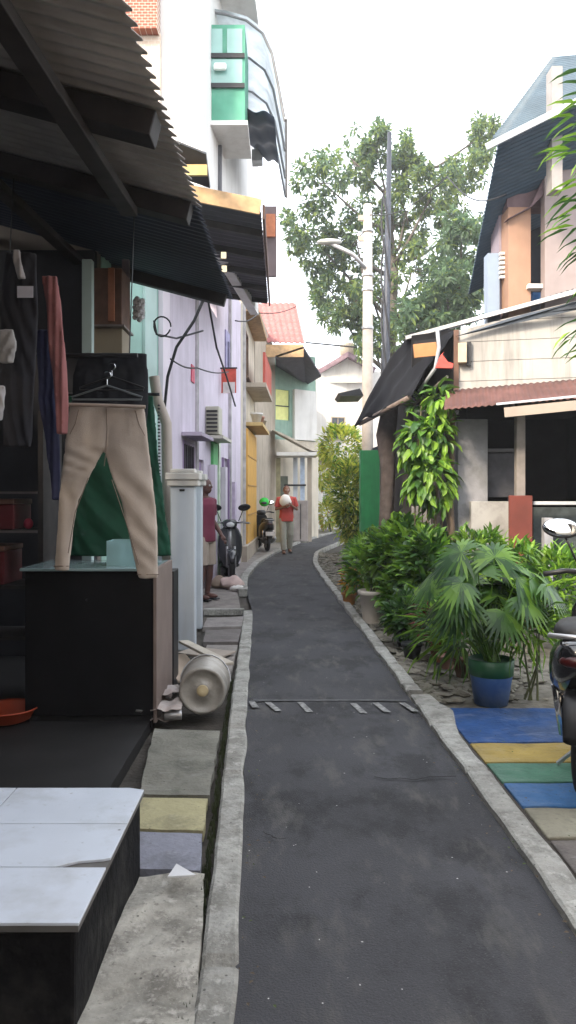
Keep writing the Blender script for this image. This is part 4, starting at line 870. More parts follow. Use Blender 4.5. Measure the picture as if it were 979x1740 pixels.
potted('croton', 'reddish leaved croton between the ficus and the fan palm', [bl(715, 1010, 790, 1085, 6.9, .22)], 420, .15, .04, (1.4, 6.9, 0), (.14, .2), mat('pot_terra', (.25, .10, .06), .8), mats=(GR, G1, G3), weights=(.3, .4, .3), stems=6)
potted('leafy_hedge', 'taller leafy hedge behind the fan palm at the house wall', [bl(760, 905, 860, 1010, 8.2, .35), bl(840, 925, 920, 1020, 7.9, .3), bl(880, 940, 1010, 1060, 7.4, .35)], 2300, .15, .05, (2.1, 8.1, 0), weights=(.5, .4, .1), stems=14)
potted('kerb_shrub', 'light green shrub at the far end of the plant row by the green post', [bl(585, 915, 650, 985, 11.6, .4), bl(600, 900, 690, 960, 12.4, .4)], 1300, .12, .05, (1.2, 11.9, 0), weights=(.3, .55, .15), stems=8)
potted('orange_shrub', 'small orange leaved plant beside the kerb left of the white pot', [bl(582, 965, 606, 1005, 10.4, .15)], 160, .09, .05, (.83, 10.4, 0), (.10, .16), mat('pot_orange', (.40, .17, .04), .7), mats=(GO, G2, G3), weights=(.6, .3, .1), stems=3)
potted('sunlit_shrub', 'tall shrub with sunlight put into its yellow green leaves, right of the bend', [bl(545, 720, 615, 800, 21, .8), bl(555, 790, 620, 880, 20.5, .7), bl(572, 850, 622, 925, 20, .5)], 2300, .2, .08, (1.7, 20.5, 0), weights=(.6, .3, .1), mats=(G4, G2, G1), stems=10)
potted('yellow_shrub', 'shrub with golden sunlight put into its leaves, furthest round the bend', [bl(528, 760, 560, 830, 30, .8), bl(540, 850, 578, 895, 31, .8)], 900, .26, .09, (1.7, 30.5, 0), weights=(.8, .05, .15), mats=(G4, GO, G2), stems=8)
potted('olive_shrub', 'olive green shrub in front of the green post', [bl(570, 780, 622, 920, 16.5, .5)], 1500, .15, .06, (1.42, 16.5, 0), weights=(.4, .3, .3), mats=(leafmat('olive_leaf', (.22, .26, .04)), G4, G1), stems=8)
# climber
ck = thing('climbing_plant', 'climbing plant with heart shaped leaves hanging down from the porch corner', 'climber', (1.75, 9.0, 0))
q = MB()
for i in range(7):
    u = random.uniform(705, 765); pts_ = [W(u + random.uniform(-14, 14), v, 8.9 + random.uniform(-.1, .1)) for v in (1050, 980, 900, 820, 740, 660 + random.uniform(-10, 60))]; q.tube(pts_, .008, 5)
q.build('stem', mat('vine_stem', (.10, .08, .045), .8), ck)
q = MB(); bushleaves(q, [bl(728, 645, 770, 720, 8.9, .18), bl(680, 715, 740, 800, 8.9, .22), bl(690, 770, 770, 860, 8.85, .22), bl(715, 700, 768, 790, 8.9, .2)], 620, .17, .10, (.45, .35, .2), upbias=-.9, droop=.4); q.build('foliage', [G1, G2, G3], ck, fix=False)
ph = thing('hanging_pot', 'dark hanging flower pot with trailing leaves under the tarpaulin', 'hanging pot', W(712, 735, 9.4)); q = MB(); q.lathe([(.09, 0), (.15, .2), (.17, .21), (.17, .24), (.13, .23)], W(722, 732, 9.4), 16); q.build('pot', mat('pot_grey', (.06, .065, .06), .7), ph, smooth=True); q = MB(); c = W(722, 732, 9.4)
for a in (0, 2.1, 4.2): q.tube([c + Vector((.16 * math.cos(a), .16 * math.sin(a), .23)), c + Vector((0, 0, .75))], .004, 4)
q.build('cord', black, ph)
q = MB(); bushleaves(q, [(c + Vector((0, 0, .34)), (.2, .2, .14))], 70, .13, .07); q.build('foliage', [G1, G2, G3], ph, fix=False)
# fan palm in the blue pot
fp = thing('fan_palm', 'fan palm with drooping finger leaves in a blue pot with a green rim', 'palm', (1.46, 5.5, 0))
bc = Vector((1.46, 5.5, .0))
q = MB(); q.lathe([(.118, 0), (.15, .205), (.151, .21)], bc, 30); q.build('pot', mat('pot_blue', (.04, .10, .26), .35, .15, 5, .5, (.16, .22, .32), 5), fp, smooth=True)
q = MB(); q.lathe([(.152, .207), (.156, .21), (.163, .32), (.152, .325), (.15, .30), (0, .29)], bc, 30, cap=False); q.build('pot_rim', mat('pot_green', (.01, .07, .025), .5, .2, 5), fp, smooth=True)
def fan(base, hub, nrm, R_, n, st, fo):
    mm = (base + hub) / 2 + Vector((0, 0, .05)); st.tube([base, mm, hub], [.008, .006, .004], 5)
    out = (hub - base); out.z *= .3; out = out.normalized(); nrm = nrm.normalized(); x = out - nrm * out.dot(nrm); x.normalize(); y = nrm.cross(x)
    for i in range(n):
        a = (i / (n - 1) - .5) * R(265); d = x * math.cos(a) + y * math.sin(a); s = d.cross(nrm); LL = R_ * (1 - .22 * abs(a) / 2.3) * random.uniform(.9, 1.08); wdt = .016
        fo.k = random.choices((0, 1, 2), (.5, .3, .2))[0]; ps = []
        for t, ww in ((0, .25), (.35, 1), (.65, .8), (.85, .45), (1.0, .05)):
            p = hub + d * LL * t + Vector((0, 0, -.35 * LL * t * t)) ; ps += [p + s * wdt * ww, p - s * wdt * ww]
        b = len(fo.v); fo.v += ps; fo.f += [(b + 2 * j, b + 2 * j + 2, b + 2 * j + 3, b + 2 * j + 1) for j in range(4)]; fo.mi += [fo.k] * 4
fo = MB()
for i in range(38):
    st = MB()
    a = random.random() * 6.283; el = random.uniform(.62, 1.45); ll = random.uniform(.34, .72)
    hub = bc + Vector((math.cos(a) * math.cos(el) * ll, math.sin(a) * math.cos(el) * ll * .8, .36 + math.sin(el) * ll * 1.05 + .06)); 
    fan(bc + Vector((random.gauss(0, .03), random.gauss(0, .03), .3)), hub, Vector((math.cos(a) * .7, math.sin(a) * .7 - .25, .75)), random.uniform(.17, .28), 21, st, fo); st.build('stem', G1, fp)
fo.build('fronds', [leafmat('palm_mid', (.05, .125, .025)), leafmat('palm_light', (.11, .22, .03)), leafmat('palm_dark', (.022, .065, .02))], fp, fix=False)
potted('arching_grass', 'arching strap leaved plant at the left foot of the fan palm', [bl(745, 1040, 830, 1110, 6.2, .25)], 170, .34, .022, (1.45, 6.2, 0), weights=(.4, .5, .1), stems=4, shell=.1, upbias=.8, droop=.6)
potted('arching_grass', 'arching strap leaved plant between the fan palm and the scooter', [bl(860, 1020, 930, 1100, 5.6, .2)], 130, .30, .02, (1.78, 5.6, 0), weights=(.4, .5, .1), stems=4, shell=.1, upbias=.8, droop=.6)
# small round stones/pots between
for i, (u, v, d, r, lab) in enumerate(((790, 1110, 6.3, .10, 'round brown clay pot behind the blue pot on the left'), (700, 1090, 7.0, .09, 'small black nursery pot at the kerb under the bushes'), (760, 1120, 6.6, .07, 'small low clay pot between the bushes and the blue pot'))):
    c = W(u, v, d); c.z = .0; q = MB(); q.lathe([(r * .7, 0), (r, r * 1.3), (r * 1.12, r * 1.32), (r * 1.12, r * 1.6), (r * .9, r * 1.55), (0, r * 1.4)], c, 18, cap=False); tag(q.build('plant_pot', [mat('claybrown', (.14, .07, .045), .8), black, mat('claypink', (.28, .15, .11), .8)][i], smooth=True), lab, 'plant pot', 'empty pots on the verge')
# overhanging branch at the right edge (stem stands outside the frame)
ob = thing('bamboo_clump', 'thin leaved branches reaching in at the right edge of the view', 'bamboo', (2.75, 5.2, 0))
for k in range(5):
    q = MB(); q.tube([(2.75 + .1 * k, 5.1 + .1 * k, 0), (2.7 + .1 * k, 5.2, 2), (2.5 - .05 * k, 5.2, 3.2 + .2 * k), (2.15, 5.1, 3.6 + .3 * k)], [.022, .018, .010, .004], 6); q.build('stem', mat('bamboo_stem', (.14, .18, .06), .5), ob, smooth=True)
q = MB()
for (u, v) in ((975, 130), (968, 165), (960, 200), (972, 230), (955, 265), (975, 300), (960, 335), (978, 350), (965, 385), (978, 400), (972, 430), (960, 372), (978, 180), (985, 260), (985, 330), (970, 575), (985, 545), (985, 600), (990, 480), (950, 240)):
    for k in range(3):
        q.k = random.choice((0, 1, 2)); leaf(q, W(u + random.uniform(0, 26), v + random.uniform(-14, 14), 5.1 + random.uniform(-.2, .2)), Vector((-1, random.uniform(-.4, .4), random.uniform(-.75, .15))), Vector((0, 0, 1)), random.uniform(.14, .25), .045, .25)
for i in range(900):
    p = Vector((random.uniform(2.5, 3.4), random.uniform(4.7, 5.8), random.uniform(2.0, 4.6))); q.k = random.choice((0, 1, 2)); leaf(q, p, rdir() + Vector((-.5, 0, -.4)), Vector((0, 0, 1)), .18, .028, .25)
q.build('foliage', [G1, G2, G3], ob, fix=False)

# ---------------------------------------------------------------- big tree
TD = 29.0
tr_ = thing('tree', 'large leafy green tree rising behind the utility pole with sky showing through', 'tree', (W(665, 0, TD).x, TD, 0))
tx = W(665, 0, TD).x
m = MB(); m.tube([(tx, TD, -.2), (tx + .1, TD, 3), (tx - .1, TD, 6.5), (tx + .1, TD, 10), (tx - .2, TD, 13)], [.42, .33, .26, .18, .07], 10)
blobs = []
def tb_(u0, v0, u1, v1, dd=0, ry=1.5): blobs.append(bl(u0, v0, u1, v1, TD + dd, ry))
for a in ((478, 330, 560, 450), (500, 262, 600, 360), (560, 225, 640, 320), (612, 210, 668, 290), (665, 228, 715, 320), (590, 300, 690, 410), (500, 380, 600, 470), (560, 350, 650, 460), (640, 300, 740, 420), (700, 270, 780, 370), (755, 255, 840, 330), (790, 200, 848, 262), (730, 330, 830, 450), (650, 400, 750, 520), (590, 430, 660, 540), (520, 450, 590, 520), (740, 430, 830, 540), (545, 510, 620, 570), (650, 500, 760, 610), (600, 540, 660, 620), (575, 475, 640, 545), (700, 480, 800, 580)):
    tb_(*a, dd=random.uniform(-1.6, 1.6), ry=random.uniform(.9, 1.6))
bl_m = MB()
for c, r in blobs:
    c = Vector(c); z0 = max(3.5, c.z - random.uniform(1.5, 4)); s = Vector((tx, TD, z0)); mm = (s + c) / 2 + Vector((0, 0, -.3)) + rdir() * .3; m.tube([s, mm, c], [.10, .06, .02], 6)
    for k in range(5): e = c + Vector((rdir().x * r[0], rdir().y * r[1], rdir().z * r[2])) * .9; bl_m.tube([c, (c + e) / 2 + rdir() * .1, e], [.025, .018, .008], 4)
m.add(bl_m.v, bl_m.f); m.build('trunk', mat('bark', (.10, .085, .07), .9, .3, 5), tr_, smooth=True)
q = MB(); 
for c, r in blobs:
    subs = []
    for k in range(26):
        d_ = rdir(); kk = random.uniform(.45, 1.05); s = random.uniform(.16, .30); subs.append((Vector(c) + Vector((d_.x * r[0], d_.y * r[1], d_.z * r[2])) * kk, (r[0] * s, r[1] * s, max(.16, r[2] * s * .7))))
    lt = .62 if c[0] > 4.2 else .3; bushleaves(q, subs, 1150, .22, .12, (.45, lt, .35), shell=.2, upbias=-.1, droop=.3)
q.build('crown', [T1, T2, T3], tr_, fix=False)
# second smaller tree to the right behind the blue roofed house
t2 = thing('tree', 'dark lower tree between the utility pole and the blue roofed house', 'tree', (5.2, 24, 0))
m = MB(); m.tube([(5.2, 24, -.2), (5.1, 24, 3), (5.3, 24, 6)], [.25, .18, .08], 8); bb = [bl(690, 430, 830, 560, 24, 1.4), bl(740, 360, 830, 450, 24.5, 1.2), bl(660, 500, 760, 600, 23.5, 1.0)]
for c, r in bb: m.tube([(5.2, 24, 3.4), c], [.09, .03], 6)
m.build('trunk', _m['bark'], t2, smooth=True)
q = MB(); subs = []
for c, r in bb:
    for k in range(24): d_ = rdir(); subs.append((Vector(c) + Vector((d_.x * r[0], d_.y * r[1], d_.z * r[2])) * random.uniform(.4, 1.0), (r[0] * .26, r[1] * .26, r[2] * .22)))
bushleaves(q, subs, 4200, .26, .13, (.5, .1, .5), shell=.2, upbias=-.1); q.build('crown', [T1, T2, T3], t2, fix=False)

# ---------------------------------------------------------------- RIGHT porch house
A, B = (1.98, 9.0), (3.9, 8.55)
ph_ = house('cream boarded house with rusty brown awning, dark porch and red gate panel on the right', (3, 9.5, 0))
board = mat('cream_board', (.38, .365, .34), .8, .08, 3, .8, (.15, .14, .13), 1.1, .12, 30, streak=True)
zl = [2.62, 2.83, 3.06, 3.29, 3.52, 3.9]
L_ = 1.97
for i in range(5):
    z0, z1 = zl[i], zl[i + 1] - .006
    def top(s): return 3.42 + .42 * s / L_
    pts_ = []
    s0 = 0.0
    if z0 > 3.42: s0 = (z0 - 3.42) / .42 * L_
    q = MB(); a = onwall(A, B, s0, z0, 0.0); b = onwall(A, B, L_, z0); c = onwall(A, B, L_, min(z1, top(L_)))
    poly = [a, b, c]; s_at = (z1 - 3.42) / .42 * L_
    if z1 > 3.42 and s_at < L_: poly.append(onwall(A, B, max(s_at, s0), z1))
    if z1 <= 3.42: poly.append(onwall(A, B, 0, z1))
    elif z0 < 3.42: poly.append(onwall(A, B, 0, 3.42))
    q.prism(poly, (.02, .08, 0)); q.build('wall_board', board, ph_)
q = MB(); wbox(q, A, B, -.03, .03, 2.55, 3.43, .002, .03); q.build('corner_trim', brown, ph_)
# side wall and back
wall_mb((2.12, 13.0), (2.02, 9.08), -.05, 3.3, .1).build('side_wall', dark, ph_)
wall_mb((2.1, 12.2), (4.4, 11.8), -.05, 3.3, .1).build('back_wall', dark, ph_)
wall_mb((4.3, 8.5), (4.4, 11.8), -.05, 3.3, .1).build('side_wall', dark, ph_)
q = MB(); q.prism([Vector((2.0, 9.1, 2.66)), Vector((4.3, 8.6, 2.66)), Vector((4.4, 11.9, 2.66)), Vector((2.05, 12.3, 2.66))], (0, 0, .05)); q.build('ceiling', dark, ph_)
# pillars and low walls
gp = mat('grey_blockwork', (.26, .26, .28), .9, .2, 4, .7, (.13, .13, .13), 2.2, .5, 30)
def fr(u0, u1, v0, v1, d, th, m, nm):
    a = W(u0, v1, d); b = W(u1, v0, d); q = MB(); q.box(a.x, b.x, d, d + th, max(a.z, -.05), b.z); return q.build(nm, m, ph_, bevel=.006)
fr(778, 829, 712, 1300, 9.0, .3, gp, 'pillar')
fr(801, 865, 852, 1300, 8.9, .12, mat('dirty_white', (.36, .35, .34), .9, .12, 4, .7, (.14, .13, .12), 2.5), 'low_wall')
fr(878, 893, 705, 1300, 8.75, .1, mat('post_greige', (.25, .22, .2), .8), 'post')
fr(866, 905, 842, 1300, 8.62, .05, mat('gate_red', (.15, .035, .025), .75, .2, 5, .4, (.1, .03, .02), 3), 'gate_panel')
fr(906, 1010, 852, 858, 8.7, .05, mat('rail_grey', (.45, .45, .47), .6), 'rail')
fr(906, 1060, 862, 1300, 8.95, .08, mat('dark_lattice', (.045, .055, .055), .8, .4, 12), 'low_wall')
fr(925, 940, 880, 1300, 8.6, .1, mat('post_pale', (.3, .3, .32), .8), 'post')
fr(829, 878, 770, 845, 9.3, .05, mat('curtain_grey', (.07, .068, .075), .8, .3, 8), 'curtain')
fr(829, 878, 762, 768, 9.25, .06, mat('rail_d', (.12, .115, .12), .8), 'rail')
# rusty awning
aw2 = []
q = corr(onwall(A, B, -.12, 2.72, .02), onwall(A, B, 1.97, 2.84, .02), onwall(A, B, -.12, 2.42, .75), onwall(A, B, 1.97, 2.55, .75), 30, .007); q.build('awning', mat('rust_sheet', (.115, .052, .045), .75, .3, 4, .5, (.06, .03, .025), 3), ph_, solid=.006, smooth=True)
q = MB(); q.bar(onwall(A, B, .42, 2.44, .95), onwall(A, B, 2.0, 2.56, .95), .03, .022); q.build('white_edge', steelw, ph_)
q = MB(); q.bar(onwall(A, B, .5, 2.35, .96), onwall(A, B, 2.0, 2.47, .96), .03, .10); q.build('fascia_board', mat('fascia_greige', (.34, .28, .235), .8, .1, 5), ph_)
for s in (.02, .6, 1.2, 1.8): q = MB(); q.bar(onwall(A, B, s, 2.65, .03), onwall(A, B, s, 2.38 + s * .06, .74), .035, .05); q.build('bracket', black, ph_)
# roof
q = corr(W(686, 578, 10.2), W(1010, 482, 8.35), W(716, 573, 13.0), W(1010, 486, 12), 40, .010); q.build('roof', mat('grey_roof', (.07, .075, .085), .6, .2, 4), ph_, solid=.012, smooth=True)
q = MB(); q.bar(W(690, 574, 9.6), W(1010, 487, 8.3), .03, .045); q.build('verge_trim', metal, ph_)
q = MB(); q.prism([W(775, 572, 8.95), W(1010, 505, 8.5), W(1010, 520, 8.5), W(870, 540, 8.8)], (0, -.03, 0)); q.build('gable_shadow', mat('gable_shadow_navy', (.05, .06, .075), .8), ph_)  # thin dark sheet standing in for the shadow under the roof edge
wb = thing('wall_lamp_box', 'small beige box with brackets fixed on the cream boards near the corner', 'box', onwall(A, B, .15, 3.2)); q = MB(); wbox(q, A, B, .02, .12, 3.03, 3.26, .032, .12); q.build('body', mat('box_beige', (.45, .38, .27), .7), wb, bevel=.006); q = MB(); wbox(q, A, B, .121, .17, 3.0, 3.28, .01, .06); q.build('bracket', black, wb)
# tarpaulin porch left of the house
tp = thing('tarp_shelter', 'sagging black tarpaulin shelter on a slanting pole left of the cream house', 'shelter', (1.7, 11, 0))
TA, TB, TC_, TDD = W(694, 568, 10.4), W(774, 560, 9.1), W(700, 676, 9.0), W(602, 722, 12.5)
def tf(u, v):
    p = (TA * (1 - u) + TB * u) * (1 - v) + (TDD * (1 - u) + TC_ * u) * v
    return p + Vector((0, 0, .05 * math.sin(math.pi * v) + .03 * math.sin(u * 17 + v * 4) + .05 * noise.noise(Vector((u * 5, v * 5, 2)))))
q = MB(); q.grid(tf, 24, 16); q.build('sheet', mat('tarp_black', (.014, .015, .019), .9, .3, 4, .2, (.03, .032, .035), 3, spec=.1), tp, solid=.006, smooth=True)
q = MB(); q.tube([W(612, 720, 12.3), W(695, 676, 9.2)], .035, 8); q.build('pole', mat('bamboo_pole', (.17, .13, .11), .7), tp, smooth=True)
q = MB(); q.tube([W(655, 640, 11.3), W(700, 690, 9.6), W(760, 640, 8.95)], .02, 6); q.build('brace', greywood, tp)
wall_mb((1.62, 12.6), (2.0, 9.4), -.05, 2.9, .08).build('side_wall', darkwood, tp)
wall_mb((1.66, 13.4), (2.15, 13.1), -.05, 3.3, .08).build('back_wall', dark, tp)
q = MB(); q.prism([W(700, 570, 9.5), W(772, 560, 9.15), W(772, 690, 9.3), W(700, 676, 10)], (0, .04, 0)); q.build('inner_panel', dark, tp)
def bx(nm, u0, u1, v0, v1, d, th, m, lab, cat, **k):
    a = W(u0, v1, d); b = W(u1, v0, d); q = MB(); q.box(a.x, b.x, d, d + th, max(a.z, -.05), b.z); return tag(q.build(nm, m, bevel=.008), lab, cat, **k)
q = MB(); q.bar(W(703, 597, 9.0), W(742, 593, 9.0), .04, .16); tag(q.build('wooden_bracket', mat('orange_wood', (.42, .20, .08), .7, .2, 6), bevel=.004), 'orange brown wooden board under the tarpaulin edge', 'board')
q = MB(); c = W(756, 612, 8.75)
q.prism([c + Vector((-.07, 0, .01)), c + Vector((.10, 0, -.04)), c + Vector((.09, 0, -.09)), c + Vector((-.11, 0, -.09)), c + Vector((-.03, 0, .07)), c + Vector((0, 0, .09))][::-1], (0, .05, 0)); tag(q.build('red_cloth', mat('coral', (.62, .09, .07), .7), disp=.015), 'coral red cloth bundle hanging at the cream house corner', 'cloth')
ul = thing('hook_strap', 'pale grey plastic pipe elbow above the red cloth', 'pipe', W(747, 590, 8.9)); q = MB(); q.tube([W(743, 560, 8.9), W(746, 590, 8.9), W(740, 625, 8.95), W(712, 665, 9.2)], .022, 8); q.build('pipe', mat('strap_grey', (.35, .36, .38), .5), ul, smooth=True)
tk_ = thing('tree_stump', 'gnarled grey brown trunk standing under the black tarpaulin', 'trunk', (W(657, 900, 11.5).x, 11.5, 0)); q = MB(); q.tube([W(657, 1000, 11.5), W(656, 900, 11.5), W(660, 800, 11.5), W(655, 740, 11.5), W(664, 680, 11.6), W(670, 650, 11.6)], [.12, .11, .12, .14, .10, .06], 14); q.build('trunk', mat('bark3', (.07, .055, .05), .9, .3, 9, .4, (.16, .14, .13), 4, 1, 20), tk_, disp=.04, dsc=5, smooth=True)
bx('green_post', 613, 645, 765, 1010, 13.6, .3, greenp, 'bright green painted square pillar at the left end of the shelters', 'pillar')
bx('low_block_wall', 650, 690, 880, 1010, 12.2, .15, gp, 'low grey block wall between the green pillar and the climber', 'wall')
bx('grey_panel', 700, 740, 860, 1010, 10.2, .06, mat('corr_grey', (.22, .21, .21), .7, .2, 10), 'grey corrugated panel behind the climbing plant', 'panel')
q = MB(); q.tube([W(775, 1040, 8.9), W(770, 950, 8.9), W(764, 850, 8.9), W(768, 700, 8.9)], .045, 8); tag(q.build('wooden_pole', mat('pole_brown', (.12, .085, .06), .85, .3, 7), smooth=True), 'weathered brown wooden pole at the porch corner beside the climber', 'pole')
q = MB(); q.prism([W(575, 668, 15), W(612, 660, 15), W(618, 672, 15), W(580, 673, 15)], (0, 1.2, .02)); tag(q.build('small_eave', black), 'small dark eave sticking out left of the black tarpaulin', 'eave')
sh2 = house('dark shed wall behind the tarpaulin shelter and green pillar', (2.4, 15, 0), 'shed', 'shed'); wall_mb((2.1, 19.0), (1.78, 14.2), -.05, 2.3, .1).build('wall', mat('shed_green', (.05, .10, .06), .85, .2, 4), sh2); q = MB(); q.prism([Vector((1.55, 14, 2.3)), Vector((3.6, 14, 3.1)), Vector((3.8, 19.4, 3.1)), Vector((1.9, 19.4, 2.3))], (0, 0, .05)); q.build('roof', navy, sh2)
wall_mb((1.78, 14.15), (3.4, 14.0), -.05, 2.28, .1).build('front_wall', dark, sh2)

# ---------------------------------------------------------------- RIGHT upper blue roofed house
bh = house('upper storey house with blue corrugated roofs, orange pillar and dark window on the right', (4, 12, 0), 'upper_house')
blu = blueroof
q = corr(W(848, 236, 11), W(796, 500, 14.6), W(1010, 165, 10.6), W(1010, 400, 14.2), 44, .012); q.build('lower_roof', blu, bh, solid=.02, smooth=True)
q = MB(); q.bar(W(826, 250, 10.95), W(1010, 158, 10.55), .04, .09); q.build('verge_board', steelw, bh)
q = corr(W(836, 236, 11.6), W(938, 98, 12.6), W(1010, 180, 11.4), W(1010, 92, 12.6), 34, .012); q.build('upper_roof', mat('blue_grey_roof', (.07, .105, .135), .5, .15, 4), bh, solid=.02, smooth=True)
def bb2(nm, u0, u1, v0, v1, d, th, m):
    a = W(u0, v1, d); b = W(u1, v0, d); q = MB(); q.box(a.x, b.x, d, d + th, a.z, b.z); return q.build(nm, m, bh)
pink = mat('pinkish_plaster', (.30, .245, .235), .85, .1, 3, .4, (.25, .21, .2), 1.6, streak=True)
bb2('pillar', 864, 902, 352, 640, 12.2, .5, mat('orange_plaster', (.34, .20, .135), .8, .08, 4, .25, (.3, .17, .1), 2, streak=True))
bb2('side_wall', 848, 866, 330, 640, 12.6, .5, mat('mauve_wall', (.27, .23, .27), .8, .1, 4))
bb2('pipe', 829, 849, 430, 640, 12.5, .25, mat('pale_blue', (.25, .31, .40), .5, .05))
bb2('back_wall', 850, 1010, 300, 640, 13.3, .2, darkglass)
bb2('wall', 926, 1060, 190, 640, 12.0, .2, pink)
bb2('window_sill', 898, 928, 482, 489, 12.1, .2, white)
bb2('blue_item', 905, 922, 497, 515, 12.6, .1, mat('bright_blue', (.03, .16, .45), .6))
q = MB(); q.prism([W(862, 372, 12.1), W(902, 350, 12.1), W(930, 290, 12.05), W(930, 325, 12.05), W(902, 352, 12.1)][::-1], (0, .2, 0)); q.build('gable_board', mat('mauve_brown', (.15, .10, .11), .8), bh)
bb2('gable_wall', 862, 928, 322, 352, 12.25, .3, mat('mauve_brown', (.15, .10, .11), .8))
bb2('column', 938, 956, 112, 322, 11.2, .25, mat('column_pale', (.30, .28, .27), .8, .1, 8))
for z_ in range(428, 470, 8): bb2('louvre', 850, 862, z_, z_ + 4, 12.4, .08, white)
q = MB()
for a, b in (((868, 252), (922, 236)), ((888, 236), (928, 262))): q.bar(W(*a, 11.6), W(*b, 11.6), .06, .05)
q.build('roof_brace', mat('brace_wood', (.55, .40, .24), .8), bh)
# ---------------------------------------------------------------- people
skin = mat('skin', (.24, .12, .075), .55, .06, 8)
def person(loc, rz, H, lab, shirt, lower, short, hair, pose, cap=None, skin_=skin):
    k = H / 1.70
    t = thing('person', lab, 'person', loc, rz=rz)
    V = lambda x, y, z: Vector((x * k, y * k, z * k))
    P = dict(pose)
    b = MB()
    # legs: hip -> knee -> ankle, arms: shoulder -> elbow -> wrist (local: faces -Y)
    for s in (-1, 1):
        hp, kn, an = V(s * .09, 0, .90), V(*P['knee'][0 if s < 0 else 1]), V(*P['ankle'][0 if s < 0 else 1])
        b.tube([hp, (hp + kn) / 2, kn, kn + (an - kn) * .35, an], [.088 * k, .075 * k, .054 * k, .056 * k, .036 * k], 12)
        b.ball(kn, .055 * k); b.ball(an, .042 * k)
        b.ball(an + V(0, -.06, -.045), (.045 * k, .12 * k, .036 * k))
        sh_, el, wr = V(s * .185, .01, 1.385), V(*P['elbow'][0 if s < 0 else 1]), V(*P['wrist'][0 if s < 0 else 1])
        b.tube([V(s * .1, .01, 1.41), sh_, (sh_ + el) / 2, el, (el + wr) / 2, wr], [.05 * k, .055 * k, .046 * k, .038 * k, .036 * k, .026 * k], 10)
        d = (wr - el).normalized(); sd_ = d.cross(Vector((0, 1, 0))); sd_ = sd_.normalized() if sd_.length > .1 else Vector((0, 0, 1)); nn = sd_.cross(d)
        pm2 = wr + d * .05 * k; b.ball(pm2, (.034 * k, .034 * k, .034 * k)); b.tube([wr, wr + d * .085 * k], [.026 * k, .034 * k], 8)
        for i, ln in enumerate((.062, .075, .07, .055)):
            f0 = wr + d * .08 * k + sd_ * (i - 1.5) * .019 * k; b.tube([f0, f0 + d * ln * .5 * k, f0 + (d * ln * .9 + nn * .022) * k], [.0095 * k, .009 * k, .007 * k], 6)
        f0 = wr + d * .03 * k + sd_ * -.03 * k; b.tube([f0, f0 + (d * .02 - sd_ * .02) * k, f0 + (d * .055 - sd_ * .025) * k], [.012 * k, .010 * k, .008 * k], 6)
    b.loft([[V(c[1] * math.cos(a), c[2] * math.sin(a), c[0]) for a in [2 * math.pi * i / 20 for i in range(20)]] for c in ((.84, .12, .09), (.92, .165, .115), (1.02, .15, .105), (1.12, .145, .10), (1.25, .17, .11), (1.36, .185, .105), (1.42, .13, .085), (1.455, .07, .07))])
    b.tube([V(0, .01, 1.40), V(0, .0, 1.52)], [.06 * k, .052 * k], 12)
    hc = V(0, -.015, 1.60)
    b.ball(hc, (.077 * k, .095 * k, .108 * k), 18, 14); b.ball(hc + V(0, -.03, -.055), (.056 * k, .062 * k, .055 * k), 14, 10)
    b.tube([hc + V(0, -.088, .012), hc + V(0, -.108, -.018), hc + V(0, -.092, -.028)], [.010 * k, .014 * k, .012 * k], 8)
    b.tube([hc + V(-.022, -.086, -.055), hc + V(0, -.092, -.055), hc + V(.022, -.086, -.055)], .007 * k, 6)
    for s in (-1, 1): b.ball(hc + V(s * .08, .005, -.005), (.012 * k, .02 * k, .03 * k))
    body = b.build('body', skin_, t, local=True, remesh=.0065)
    for s in (-1, 1): q = MB(); q.ball(hc + V(s * .03, -.088, .008), .012 * k); q.build('eye', mat('eye_white', (.6, .6, .58), .3), t, local=True, smooth=True)
    q = MB(); q.ball(hc + V(0, .022, .03), (.086 * k, .092 * k, .092 * k), 16, 12); q.build('hair', hair, t, local=True, smooth=True)
    # shirt
    q = MB(); q.loft([[V(c[1] * math.cos(a) * (1 + .03 * math.sin(5 * a)), c[2] * math.sin(a), c[0]) for a in [2 * math.pi * i / 28 for i in range(28)]] for c in ((.82, .19, .135), (.92, .185, .135), (1.05, .17, .125), (1.2, .185, .13), (1.34, .205, .125), (1.41, .165, .10), (1.44, .085, .078))])
    for s in (-1, 1):
        sh_, el = V(s * .185, .01, 1.385), V(*P['elbow'][0 if s < 0 else 1]); q.tube([V(s * .1, .01, 1.38), sh_, sh_ + (el - sh_) * .75], [.075 * k, .078 * k, .07 * k], 14)
    q.build('shirt', shirt, t, local=True, remesh=.009)
    q = MB(); q.loft([[V(c[1] * math.cos(a), c[2] * math.sin(a), c[0]) for a in [2 * math.pi * i / 24 for i in range(24)]] for c in ((.80, .155, .115), (.9, .185, .13), (.98, .165, .118))])
    for s in (-1, 1):
        hp, kn, an = V(s * .09, 0, .88), V(*P['knee'][0 if s < 0 else 1]), V(*P['ankle'][0 if s < 0 else 1])
        if short: e = kn + (hp - kn) * .02; q.tube([hp, (hp + e) / 2, e], [.105 * k, .10 * k, .095 * k], 16)
        else: q.tube([hp, (hp + kn) / 2, kn, (kn + an) / 2, an + (kn - an) * .06], [.103 * k, .092 * k, .08 * k, .075 * k, .07 * k], 16)
    q.build('shorts' if short else 'trousers', lower, t, local=True, remesh=.009)
    for s in (-1, 1):
        an = V(*P['ankle'][0 if s < 0 else 1]); q = MB(); q.box(an.x - .05 * k, an.x + .05 * k, an.y - .185 * k, an.y + .06 * k, max(0, an.z - .095 * k), max(0, an.z - .095 * k) + .022); q.build('sandal', black, t, local=True, bevel=.01)
    return t, k, hc
